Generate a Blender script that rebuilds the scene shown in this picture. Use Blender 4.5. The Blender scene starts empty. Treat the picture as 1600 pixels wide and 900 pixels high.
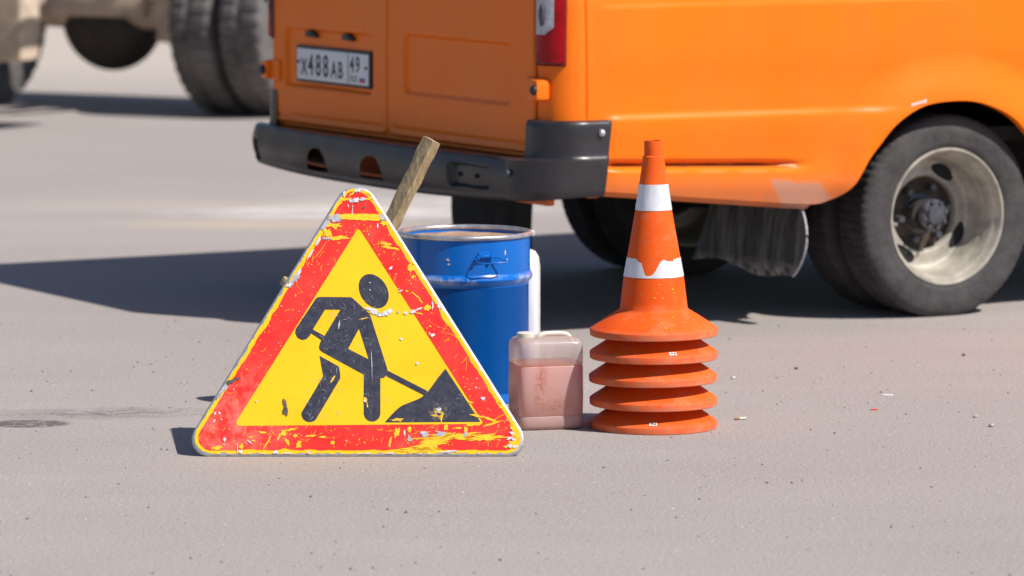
import bpy, bmesh, math, random
import numpy as np
from mathutils import Vector, Matrix, noise
from mathutils.geometry import tessellate_polygon

# ------------------------------------------------------------------ camera, sky, sun, exposure
scn = bpy.context.scene
col = scn.collection
rad = math.radians
FPX, CAMH = 7400.0, 1.79                     # focal length in photo pixels (1600 wide), camera height
PITCH = math.atan(776.0 / FPX)
cd = bpy.data.cameras.new('camera')
cd.sensor_width = 36.0
cd.lens = FPX / 1600.0 * 36.0
cd.clip_start = 0.5
cd.clip_end = 2000.0
cd.dof.use_dof = True
cd.dof.focus_distance = 13.0
cd.dof.aperture_fstop = 3.9
cam = bpy.data.objects.new('camera', cd)
cam.location = (0, 0, CAMH)
cam.rotation_euler = (math.pi / 2 - PITCH, 0, 0)
col.objects.link(cam)
scn.camera = cam

SUN_EL, SHADOW_PHI = 50.5, 30.0              # shadows run left and away: (-cos phi, sin phi)
sx, sy, sz = (math.cos(rad(SHADOW_PHI)) * math.cos(rad(SUN_EL)),
              -math.sin(rad(SHADOW_PHI)) * math.cos(rad(SUN_EL)), math.sin(rad(SUN_EL)))
world = bpy.data.worlds.new('World')
scn.world = world
world.use_nodes = True
wn = world.node_tree.nodes
wn.clear()
sky = wn.new('ShaderNodeTexSky')
sky.sky_type = 'NISHITA'
sky.sun_disc = False
sky.sun_elevation = rad(SUN_EL)
sky.sun_rotation = math.atan2(sx, sy)
sky.air_density = 1.0
sky.dust_density = 0.6
sky.ozone_density = 3.0
bg = wn.new('ShaderNodeBackground')
bg.inputs['Strength'].default_value = 0.077
wo = wn.new('ShaderNodeOutputWorld')
world.node_tree.links.new(sky.outputs[0], bg.inputs[0])
world.node_tree.links.new(bg.outputs[0], wo.inputs[0])
sl = bpy.data.lights.new('sun', 'SUN')
sl.energy = 4.8
sl.angle = rad(0.55)
sl.color = (1.0, 0.95, 0.885)
sun = bpy.data.objects.new('sun', sl)
sun.rotation_euler = Vector((sx, sy, sz)).to_track_quat('Z', 'Y').to_euler()
sun.location = (6, 4, 8)
col.objects.link(sun)
scn.view_settings.view_transform = 'Standard'
scn.view_settings.look = 'None'
scn.view_settings.exposure = 0.27
scn.view_settings.gamma = 1.0

# ------------------------------------------------------------------ measuring helpers (photo pixel -> place at a known plane)
_F = Vector((0, math.cos(PITCH), -math.sin(PITCH)))
_U = Vector((0, math.sin(PITCH), math.cos(PITCH)))
def on_plane(x, y, P, N):
    d = _F + Vector((1, 0, 0)) * ((x - 800) / FPX) + _U * ((450 - y) / FPX)
    C = Vector((0, 0, CAMH)); N = Vector(N)
    return C + d * (N.dot(Vector(P) - C) / N.dot(d))
def gp(x, y): return on_plane(x, y, (0, 0, 0), (0, 0, 1))

# ------------------------------------------------------------------ node helpers
class NT:
    def __init__(s, name):
        s.m = bpy.data.materials.new(name); s.m.use_nodes = True
        s.t = s.m.node_tree; s.t.nodes.clear()
        s.out = s.t.nodes.new('ShaderNodeOutputMaterial')
        s.tc = None
    def n(s, typ, **kw):
        nd = s.t.nodes.new(typ)
        for k, v in kw.items(): setattr(nd, k, v)
        return nd
    def l(s, a, b): s.t.links.new(a, b)
    def put(s, sock, v):
        if isinstance(v, (int, float)): sock.default_value = v
        elif isinstance(v, (tuple, list)):
            sock.default_value = tuple(v) + ((1.0,) if len(v) == 3 and sock.type == 'RGBA' else ())
        else: s.l(v, sock)
    def obj(s):
        if s.tc is None: s.tc = s.n('ShaderNodeTexCoord')
        return s.tc.outputs['Object']
    def mapped(s, scale=(1, 1, 1), rot=(0, 0, 0), loc=(0, 0, 0)):
        mp = s.n('ShaderNodeMapping'); s.l(s.obj(), mp.inputs[0])
        mp.inputs['Scale'].default_value = scale; mp.inputs['Rotation'].default_value = rot
        mp.inputs['Location'].default_value = loc
        return mp.outputs[0]
    def noise(s, scale, detail=4, rough=0.55, vec=None, dist=0.0):
        nd = s.n('ShaderNodeTexNoise'); s.l(vec or s.obj(), nd.inputs['Vector'])
        nd.inputs['Scale'].default_value = scale; nd.inputs['Detail'].default_value = detail
        nd.inputs['Roughness'].default_value = rough; nd.inputs['Distortion'].default_value = dist
        return nd.outputs['Fac']
    def ramp(s, v, a, b, lo=0.0, hi=1.0):
        nd = s.n('ShaderNodeMapRange'); nd.clamp = True
        s.put(nd.inputs[0], v); nd.inputs[1].default_value = a; nd.inputs[2].default_value = b
        nd.inputs[3].default_value = lo; nd.inputs[4].default_value = hi
        return nd.outputs[0]
    def math(s, op, a, b=0.0, clamp=False):
        nd = s.n('ShaderNodeMath', operation=op); nd.use_clamp = clamp
        s.put(nd.inputs[0], a); s.put(nd.inputs[1], b)
        return nd.outputs[0]
    def mix(s, f, a, b, mode='MIX'):
        nd = s.n('ShaderNodeMix', data_type='RGBA', blend_type=mode)
        s.put(nd.inputs['Factor'], f); s.put(nd.inputs['A'], a); s.put(nd.inputs['B'], b)
        return nd.outputs['Result']
    def sep(s, vec=None):
        nd = s.n('ShaderNodeSeparateXYZ'); s.l(vec or s.obj(), nd.inputs[0]); return nd.outputs
    def bump(s, h, strength=0.2, dist=0.01):
        nd = s.n('ShaderNodeBump'); s.l(h, nd.inputs['Height'])
        nd.inputs['Strength'].default_value = strength; nd.inputs['Distance'].default_value = dist
        return nd.outputs[0]
    def bsdf(s, color, rough=0.5, metal=0.0, normal=None, link=True, **kw):
        p = s.n('ShaderNodeBsdfPrincipled')
        s.put(p.inputs['Base Color'], color); s.put(p.inputs['Roughness'], rough); s.put(p.inputs['Metallic'], metal)
        for k, v in kw.items(): s.put(p.inputs[k.replace('_', ' ')], v)
        if normal is not None: s.l(normal, p.inputs['Normal'])
        if link: s.l(p.outputs[0], s.out.inputs[0])
        return p.outputs[0]
    def ellipse(s, cx, cy, rx, ry, ang=0.0, axes='XY', soft=0.6):
        """1 in the middle of an ellipse in object space, falling to 0 outside"""
        o = s.sep(); X, Y = o[axes[0]], o[axes[1]]
        dx = s.math('SUBTRACT', X, cx); dy = s.math('SUBTRACT', Y, cy)
        c, q = math.cos(ang), math.sin(ang)
        u = s.math('DIVIDE', s.math('ADD', s.math('MULTIPLY', dx, c), s.math('MULTIPLY', dy, q)), rx)
        v = s.math('DIVIDE', s.math('SUBTRACT', s.math('MULTIPLY', dy, c), s.math('MULTIPLY', dx, q)), ry)
        r = s.math('SQRT', s.math('ADD', s.math('MULTIPLY', u, u), s.math('MULTIPLY', v, v)))
        return s.ramp(r, 1.0 - soft, 1.0 + soft, 1.0, 0.0)

def simple(name, c, rough=0.5, metal=0.0, var=0.12, scale=30.0, bump=0.0, **kw):
    t = NT(name)
    f = t.ramp(t.noise(scale, 5, 0.6), 0.3, 0.7, 1.0 - var, 1.0 + var)
    cc = t.mix(1.0, c, t_gray(t, f), 'MULTIPLY')
    nm = t.bump(t.noise(scale * 4, 4), bump, 0.004) if bump else None
    rr = t.ramp(t.noise(scale * 0.7, 4), 0.3, 0.7, max(0.03, rough - 0.08), min(1, rough + 0.08))
    t.bsdf(cc, rr, metal, nm, **kw)
    return t.m
def t_gray(t, f):
    cb = t.n('ShaderNodeCombineXYZ')
    for i in range(3): t.put(cb.inputs[i], f)
    return cb.outputs[0]

# ------------------------------------------------------------------ mesh helpers
def mesh_obj(name, verts, faces, mat, parent=None, smooth=False, mats=None, fmi=None, autosmooth=None):
    me = bpy.data.meshes.new(name)
    me.from_pydata([tuple(v) for v in verts], [], faces)
    me.validate(verbose=False)
    for m in (mats or [mat]): me.materials.append(m)
    if fmi is not None and len(fmi) == len(me.polygons):
        me.polygons.foreach_set('material_index', fmi)
    if smooth:
        me.polygons.foreach_set('use_smooth', [True] * len(me.polygons))
    me.update()
    if autosmooth is not None:
        me.set_sharp_from_angle(angle=rad(autosmooth))
    o = bpy.data.objects.new(name, me)
    col.objects.link(o)
    if parent is not None: o.parent = parent
    return o
def bm_obj(name, bm, mat, parent=None, smooth=False, autosmooth=None):
    bmesh.ops.recalc_face_normals(bm, faces=bm.faces[:])
    me = bpy.data.meshes.new(name); bm.to_mesh(me); bm.free()
    me.materials.append(mat)
    if smooth: me.polygons.foreach_set('use_smooth', [True] * len(me.polygons))
    if autosmooth is not None: me.set_sharp_from_angle(angle=rad(autosmooth))
    o = bpy.data.objects.new(name, me); col.objects.link(o)
    if parent is not None: o.parent = parent
    return o
def empty(name, loc, rot=(0, 0, 0)):
    o = bpy.data.objects.new(name, None); o.empty_display_size = 0.1
    o.location = loc; o.rotation_euler = rot; col.objects.link(o); return o
def tag(o, label, cat, group=None):
    o['label'] = label; o['category'] = cat
    if group: o['group'] = group
    return o
def add_box(bm, c, s, bevel=0.0, rot=None, seg=2):
    M = Matrix.Translation(c) @ (rot.to_4x4() if rot else Matrix()) @ Matrix.Diagonal((s[0], s[1], s[2], 1))
    r = bmesh.ops.create_cube(bm, size=1.0, matrix=M)
    if bevel:
        es = list({e for v in r['verts'] for e in v.link_edges})
        bmesh.ops.bevel(bm, geom=es, offset=bevel, segments=seg, affect='EDGES', profile=0.6)
def tube_geo(pts, r, n=10, closed=False, V=None, Fc=None):
    V = [] if V is None else V; Fc = [] if Fc is None else Fc
    base = len(V); pts = [Vector(p) for p in pts]; N = len(pts)
    up = Vector((0.13, 0.21, 0.97))
    for i, p in enumerate(pts):
        a = pts[i - 1] if (i > 0 or closed) else pts[0]
        b = pts[(i + 1) % N] if (i < N - 1 or closed) else pts[-1]
        d = (b - a).normalized()
        x = d.cross(up).normalized(); y = x.cross(d)
        rr = r[i] if isinstance(r, (list, tuple)) else r
        for k in range(n):
            q = 2 * math.pi * k / n
            V.append(p + (x * math.cos(q) + y * math.sin(q)) * rr)
    for i in range(N if closed else N - 1):
        j = (i + 1) % N
        for k in range(n):
            k2 = (k + 1) % n
            Fc.append((base + i * n + k, base + i * n + k2, base + j * n + k2, base + j * n + k))
    if not closed:
        Fc.append(tuple(base + k for k in range(n))[::-1]); Fc.append(tuple(base + (N - 1) * n + k for k in range(n)))
    return V, Fc
def tube(name, pts, r, mat, parent=None, n=10, closed=False):
    V, Fc = tube_geo(pts, r, n, closed)
    return mesh_obj(name, V, Fc, mat, parent, True, autosmooth=50)
def lathe_geo(prof, n, axis='Z', mod=None, loop=False):
    """prof: (r, h) pairs, revolved about Z (or about Y with h along +Y)"""
    V, Fc = [], []; P = len(prof)
    for k in range(n):
        q = 2 * math.pi * k / n; c, s = math.cos(q), math.sin(q)
        for i, (r, h) in enumerate(prof):
            if mod: r = mod(i, k, r)
            V.append((r * c, r * s, h) if axis == 'Z' else (r * c, h, r * s))
    rng = P if loop else P - 1
    for k in range(n):
        k2 = (k + 1) % n
        for i in range(rng):
            j = (i + 1) % P
            f = (k * P + i, k2 * P + i, k2 * P + j, k * P + j)
            Fc.append(f if axis == 'Z' else f[::-1])
    return V, Fc
def lathe(name, prof, n, mat, parent=None, axis='Z', mod=None, loop=False, auto=35):
    V, Fc = lathe_geo(prof, n, axis, mod, loop)
    return mesh_obj(name, V, Fc, mat, parent, True, autosmooth=auto)
def sstep(a, b, x):
    t = max(0.0, min(1.0, (x - a) / (b - a))); return t * t * (3 - 2 * t)
def spline(pts, n):
    """Catmull-Rom through pts, n samples per span"""
    P = [Vector(p) for p in pts]; P = [P[0] * 2 - P[1]] + P + [P[-1] * 2 - P[-2]]
    out = []
    for i in range(1, len(P) - 2):
        for k in range(n):
            t = k / n
            out.append(0.5 * ((2 * P[i]) + (P[i + 1] - P[i - 1]) * t + (2 * P[i - 1] - 5 * P[i] + 4 * P[i + 1] - P[i + 2]) * t * t
                              + (3 * P[i] - P[i - 1] - 3 * P[i + 1] + P[i + 2]) * t ** 3))
    out.append(P[-2]); return out

# ------------------------------------------------------------------ materials
def mat_ground():
    t = NT('dusty_asphalt')
    big = t.noise(0.35, 4, 0.55)
    streak = t.noise(1.0, 5, 0.6, t.mapped((0.45, 2.6, 1), rot=(0, 0, rad(-6))))
    mid = t.noise(4.5, 5, 0.6)
    fine = t.noise(150, 3, 0.75)
    grit = t.noise(70, 4, 0.75)
    c = t.mix(t.ramp(big, 0.3, 0.72), (0.385, 0.339, 0.320), (0.465, 0.412, 0.390))
    c = t.mix(t.ramp(streak, 0.36, 0.68), t.mix(0.22, c, (0.28, 0.252, 0.244)), c)
    c = t.mix(t.ramp(mid, 0.42, 0.75, 0, 0.30), c, (0.40, 0.345, 0.31))
    c = t.mix(t.ramp(fine, 0.36, 0.66, 0, 0.62), c, (0.20, 0.180, 0.172))
    c = t.mix(t.ramp(t.noise(85, 2, 0.7), 0.52, 0.70, 0, 0.55), c, (0.52, 0.47, 0.44))
    c = t.mix(t.ramp(grit, 0.62, 0.78, 0, 0.40), c, (0.50, 0.46, 0.43))
    c = t.mix(t.ramp(t.noise(45, 4, 0.8), 0.66, 0.74, 0, 0.6), c, (0.17, 0.15, 0.145))
    # oily stains left of the sign
    st = gp(150, 646); e1 = t.ellipse(st.x, st.y, 0.24, 0.09, 0.12, soft=0.8)
    st2 = gp(45, 662); e2 = t.ellipse(st2.x, st2.y, 0.10, 0.075, 0.0, soft=0.55)
    st3 = gp(5, 664); e3 = t.ellipse(st3.x, st3.y, 0.05, 0.03, 0.0, soft=0.6)
    n1 = t.noise(22, 5, 0.7, t.mapped((0.6, 1.0, 1)))
    s1 = t.math('MULTIPLY', e1, t.ramp(n1, 0.36, 0.58, 0.0, 0.75))
    n2 = t.noise(48, 6, 0.75, t.mapped((0.6, 1.0, 1)))
    s2 = t.math('MULTIPLY', t.ramp(t.math('MAXIMUM', e2, e3), 0.25, 0.5), t.ramp(n2, 0.40, 0.50, 0.1, 0.95))
    c = t.mix(t.math('MAXIMUM', s1, s2), c, (0.115, 0.10, 0.10))
    # sand kicked up in front of the sign
    sd = gp(470, 724); es = t.ellipse(sd.x, sd.y, 0.26, 0.20, 0, soft=0.8)
    c = t.mix(t.math('MULTIPLY', es, t.ramp(t.noise(30, 4), 0.4, 0.6, 0.1, 0.5)), c, (0.43, 0.345, 0.265))
    # worn white road paint and yellow sand beyond the van
    wp = gp(520, 331); ew = t.ellipse(wp.x, wp.y, 0.62, 0.32, 0.05, soft=0.35)
    nw = t.noise(5, 5, 0.7, t.mapped((0.5, 1.0, 1)))
    c = t.mix(t.math('MULTIPLY', ew, t.ramp(nw, 0.35, 0.58, 0.0, 0.75)), c, (0.66, 0.64, 0.64))
    wp = gp(660, 322); ew = t.ellipse(wp.x, wp.y, 0.5, 0.5, 0.05, soft=0.5)
    c = t.mix(t.math('MULTIPLY', ew, t.ramp(nw, 0.35, 0.6, 0.1, 0.6)), c, (0.64, 0.61, 0.59))
    wy = gp(420, 350); ey = t.ellipse(wy.x, wy.y, 0.55, 0.22, 0.03, soft=0.5)
    c = t.mix(t.math('MULTIPLY', ey, 0.55), c, (0.52, 0.43, 0.33))
    wy = gp(430, 322); ey = t.ellipse(wy.x, wy.y, 1.1, 0.30, 0.03, soft=0.7)
    c = t.mix(t.math('MULTIPLY', ey, 0.35), c, (0.50, 0.42, 0.34))
    # pale sandy strip further off
    o = t.sep()
    far = t.ramp(t.math('ADD', o['Y'], t.math('MULTIPLY', t.noise(0.5, 3), 3.0)), 28.5, 33.0, 0.0, 0.8)
    c = t.mix(far, c, (0.50, 0.43, 0.37))
    h = t.math('ADD', t.math('MULTIPLY', fine, 0.35), t.math('ADD', t.math('MULTIPLY', grit, 0.5), t.math('MULTIPLY', mid, 0.6)))
    t.bsdf(c, 0.95, 0, t.bump(h, 0.9, 0.008), Specular_IOR_Level=0.2)
    return t.m

def mat_paint():
    t = NT('orange_van_paint')
    o = t.sep()
    c = t.mix(t.ramp(t.noise(1.7, 3), 0.3, 0.7), (0.90, 0.172, 0.006), (0.93, 0.190, 0.008))
    # road dust clinging low on the sill in ragged patches
    low = t.ramp(t.math('ADD', o['Z'], t.math('MULTIPLY', o['X'], 0.03)), 0.46, 0.56, 1.0, 0.0)
    dn = t.noise(5.0, 6, 0.7)
    dust = t.math('MULTIPLY', low, t.ramp(dn, 0.28, 0.68, 0.35, 0.95))
    c = t.mix(dust, c, (0.46, 0.155, 0.075))
    # bare filler patch ahead of the wheel arch
    left = t.ramp(t.math('SUBTRACT', t.math('ADD', o['X'], t.math('MULTIPLY', o['Z'], 0.70)), 0.811 + 0.511 * 0.70), 0.0, 0.012)
    top = t.math('MINIMUM', t.math('SUBTRACT', 0.606, t.math('MULTIPLY', o['X'], 0.115)), t.math('SUBTRACT', 1.519, o['X']))
    top = t.math('ADD', top, t.math('MULTIPLY', t.math('SUBTRACT', t.noise(22, 5, 0.7), 0.5), 0.05))
    under = t.ramp(t.math('SUBTRACT', top, o['Z']), 0.0, 0.014)
    side = t.ramp(o['Y'], 0.25, 0.3, 1.0, 0.0)
    pf = t.math('MULTIPLY', t.math('MULTIPLY', left, under), t.math('MULTIPLY', t.math('MULTIPLY', side, t.ramp(o['X'], 1.12, 1.14, 1, 0)), t.ramp(t.noise(40, 5, 0.7), 0.25, 0.6, 0.5, 0.85)))
    c = t.mix(pf, c, (0.44, 0.25, 0.185))
    spk = t.ramp(t.noise(120, 2, 0.6), 0.73, 0.78, 0, 0.5)
    c = t.mix(t.math('MULTIPLY', spk, t.ramp(o['Z'], 0.45, 0.8, 1, 0.1)), c, (0.30, 0.12, 0.06))
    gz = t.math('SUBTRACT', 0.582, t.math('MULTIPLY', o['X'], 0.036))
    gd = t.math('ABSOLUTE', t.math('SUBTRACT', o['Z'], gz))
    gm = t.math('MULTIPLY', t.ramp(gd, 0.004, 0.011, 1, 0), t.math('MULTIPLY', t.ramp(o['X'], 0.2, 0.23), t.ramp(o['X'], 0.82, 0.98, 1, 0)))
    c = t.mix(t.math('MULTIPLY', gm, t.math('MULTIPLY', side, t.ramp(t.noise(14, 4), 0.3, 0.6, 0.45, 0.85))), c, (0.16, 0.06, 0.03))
    film_ = t.ramp(t.noise(3.0, 6, 0.7, t.mapped((1.0, 1.0, 0.35))), 0.45, 0.75, 0, 0.16)
    c = t.mix(film_, c, (0.62, 0.25, 0.09))
    r = t.ramp(t.noise(6, 4), 0.3, 0.7, 0.25, 0.36)
    r = t.math('ADD', r, t.math('MULTIPLY', dust, 0.4))
    t.bsdf(c, r, 0, t.bump(t.noise(2.2, 2), 0.05, 0.01), Specular_IOR_Level=0.16, Coat_Weight=0.10, Coat_Roughness=0.07)
    return t.m

def mat_worn_red():
    t = NT('worn_red_film')
    c = t.mix(t.ramp(t.noise(9, 5, 0.6), 0.35, 0.7), (0.74, 0.020, 0.016), (0.80, 0.045, 0.032))
    e = t.ellipse(-0.36, 0.09, 0.14, 0.13, 0.3, 'XZ', soft=0.7)     # rubbed pale at one corner
    pale = t.math('MULTIPLY', e, t.ramp(t.noise(26, 6, 0.7), 0.42, 0.62, 0.0, 0.6))
    c = t.mix(pale, c, (0.80, 0.26, 0.20))
    pale2 = t.ramp(t.noise(14, 6, 0.72), 0.52, 0.75, 0.0, 0.35)
    c = t.mix(pale2, c, (0.83, 0.16, 0.11))
    sp = t.ramp(t.noise(85, 4, 0.7), 0.66, 0.70)
    c = t.mix(t.math('MULTIPLY', sp, 0.8), c, (0.86, 0.48, 0.03))
    t.bsdf(c, 0.42, Specular_IOR_Level=0.35)
    return t.m
def mat_worn_yellow():
    t = NT('worn_yellow_film')
    c = t.mix(t.ramp(t.noise(7, 4), 0.35, 0.7), (0.87, 0.50, 0.006), (0.90, 0.56, 0.012))
    c = t.mix(t.ramp(t.noise(60, 5, 0.7), 0.6, 0.72, 0, 0.3), c, (0.70, 0.42, 0.03))
    c = t.mix(t.ramp(t.noise(33, 4, 0.7), 0.69, 0.72, 0, 0.75), c, (0.92, 0.72, 0.25))
    w = t.n('ShaderNodeTexVoronoi'); w.inputs['Scale'].default_value = 260; t.l(t.obj(), w.inputs['Vector'])
    t.bsdf(c, 0.45, 0, t.bump(w.outputs['Distance'], 0.15, 0.001), Specular_IOR_Level=0.3)
    return t.m
def mat_worn_black():
    t = NT('worn_black_film')
    c = t.mix(t.ramp(t.noise(40, 6, 0.75), 0.42, 0.75), (0.026, 0.027, 0.046), (0.070, 0.072, 0.10))
    c = t.mix(t.ramp(t.noise(130, 4, 0.75), 0.66, 0.73), c, (0.32, 0.31, 0.34))
    e = t.ellipse(0.215, 0.112, 0.016, 0.016, 0, 'XZ', soft=0.8)
    c = t.mix(t.math('MULTIPLY', e, t.ramp(t.noise(90, 5, 0.8), 0.50, 0.56)), c, (0.55, 0.42, 0.20))
    t.bsdf(c, 0.5, Specular_IOR_Level=0.35)
    return t.m
def mat_cone():
    t = NT('cone_orange_rubber')
    o = t.sep()
    c = t.mix(t.ramp(t.noise(9, 5, 0.6), 0.3, 0.7), (0.80, 0.086, 0.006), (0.86, 0.122, 0.014))
    c = t.mix(t.ramp(t.noise(20, 6, 0.78), 0.50, 0.70, 0, 0.55), c, (0.60, 0.20, 0.10))
    c = t.mix(t.ramp(t.noise(60, 5, 0.7), 0.68, 0.72, 0, 0.75), c, (0.20, 0.06, 0.035))
    edge = t.ramp(o['Z'], 0.0, 0.03, 1, 0)
    c = t.mix(t.math('MULTIPLY', edge, t.ramp(t.noise(30, 5, 0.7), 0.35, 0.6, 0.2, 0.75)), c, (0.50, 0.25, 0.16))
    t.bsdf(c, 0.6, 0, t.bump(t.noise(60, 4), 0.12, 0.003), Specular_IOR_Level=0.15)
    return t.m
def mat_rubber(name, base, dust, amt=0.5, scale=12):
    t = NT(name)
    c = t.mix(t.ramp(t.noise(scale, 6, 0.65), 0.35, 0.7, 0.15, amt), base, dust)
    c = t.mix(t.ramp(t.noise(scale * 8, 3, 0.7), 0.45, 0.7, 0, amt * 0.4), c, dust)
    t.bsdf(c, 0.8, 0, t.bump(t.noise(scale * 6, 4), 0.15, 0.003), Specular_IOR_Level=0.3)
    return t.m
def mat_wood():
    t = NT('weathered_wood')
    g = t.noise(18, 6, 0.7, t.mapped((7, 7, 0.6)), dist=0.6)
    c = t.mix(t.ramp(g, 0.3, 0.7), (0.22, 0.15, 0.07), (0.60, 0.45, 0.26))
    c = t.mix(t.ramp(t.noise(40, 5, 0.75, t.mapped((1, 1, 0.35))), 0.5, 0.72, 0, 0.7), c, (0.10, 0.075, 0.045))
    t.bsdf(c, 0.85, 0, t.bump(g, 0.6, 0.004))
    return t.m
def mat_drum():
    t = NT('blue_drum_paint')
    c = t.mix(t.ramp(t.noise(5, 4), 0.3, 0.7), (0.0, 0.125, 0.50), (0.0, 0.142, 0.56))
    o = t.sep()
    sp = t.ramp(t.noise(24, 4, 0.7, t.mapped((1, 1, 0.7))), 0.735, 0.75)
    c = t.mix(t.math('MULTIPLY', sp, 0.7), c, (0.45, 0.55, 0.68))
    ring = t.math('MULTIPLY', t.ramp(o['Z'], 0.352, 0.362), t.ramp(o['Z'], 0.374, 0.384, 1, 0))
    c = t.mix(t.math('MULTIPLY', ring, t.ramp(t.noise(13, 5, 0.7), 0.45, 0.6, 0, 0.75)), c, (0.42, 0.47, 0.60))
    t.bsdf(c, 0.28, 0, t.bump(t.noise(4, 2), 0.06, 0.01), Specular_IOR_Level=0.4, Coat_Weight=0.08, Coat_Roughness=0.1)
    return t.m
def mat_can():
    t = NT('milky_plastic')
    d = t.n('ShaderNodeBsdfDiffuse')
    c = t.mix(t.ramp(t.noise(14, 5, 0.7), 0.35, 0.7), (0.88, 0.84, 0.84), (0.80, 0.75, 0.73))
    st = t.ellipse(-0.035, 0.135, 0.012, 0.05, -0.15, 'XZ', soft=0.8)
    st2 = t.ellipse(0.005, 0.07, 0.035, 0.012, 0.1, 'XZ', soft=0.8)
    st = t.math('MAXIMUM', st, st2)
    c = t.mix(t.math('MULTIPLY', st, t.ramp(t.noise(75, 5, 0.8), 0.45, 0.58, 0, 0.9)), c, (0.33, 0.16, 0.08))
    t.l(c, d.inputs[0])
    tr = t.n('ShaderNodeBsdfTranslucent'); tr.inputs[0].default_value = (0.85, 0.80, 0.76, 1)
    tp = t.n('ShaderNodeBsdfTransparent'); tp.inputs[0].default_value = (0.95, 0.90, 0.86, 1)
    gl = t.n('ShaderNodeBsdfGlossy'); gl.inputs['Roughness'].default_value = 0.28
    m1 = t.n('ShaderNodeMixShader'); m1.inputs[0].default_value = 0.45
    t.l(d.outputs[0], m1.inputs[1]); t.l(tr.outputs[0], m1.inputs[2])
    m2 = t.n('ShaderNodeMixShader'); m2.inputs[0].default_value = 0.50
    t.l(m1.outputs[0], m2.inputs[1]); t.l(tp.outputs[0], m2.inputs[2])
    fr = t.n('ShaderNodeLayerWeight'); fr.inputs[0].default_value = 0.35
    m3 = t.n('ShaderNodeMixShader'); t.l(t.ramp(fr.outputs['Fresnel'], 0, 1, 0.02, 0.5), m3.inputs[0])
    t.l(m2.outputs[0], m3.inputs[1]); t.l(gl.outputs[0], m3.inputs[2])
    t.l(m3.outputs[0], t.out.inputs[0])
    return t.m
def mat_liquid():
    t = NT('pink_orange_liquid')
    t.bsdf((0.86, 0.19, 0.055), 0.3, Subsurface_Weight=1.0, Subsurface_Radius=(1.0, 0.30, 0.12), Subsurface_Scale=0.22)
    return t.m
def mat_flap():
    t = NT('streaked_rubber_flap')
    s = t.noise(16, 5, 0.7, t.mapped((1, 2.2, 0.22)))
    c = t.mix(t.ramp(s, 0.42, 0.68), (0.026, 0.024, 0.026), (0.17, 0.16, 0.165))
    o = t.sep()
    mud = t.math('MULTIPLY', t.ramp(o['Z'], 0.165, 0.215, 1, 0), t.ramp(t.noise(26, 5, 0.7), 0.42, 0.56))
    c = t.mix(mud, c, (0.42, 0.36, 0.32))
    t.bsdf(c, 0.6, 0, t.bump(s, 0.3, 0.006))
    return t.m

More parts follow.
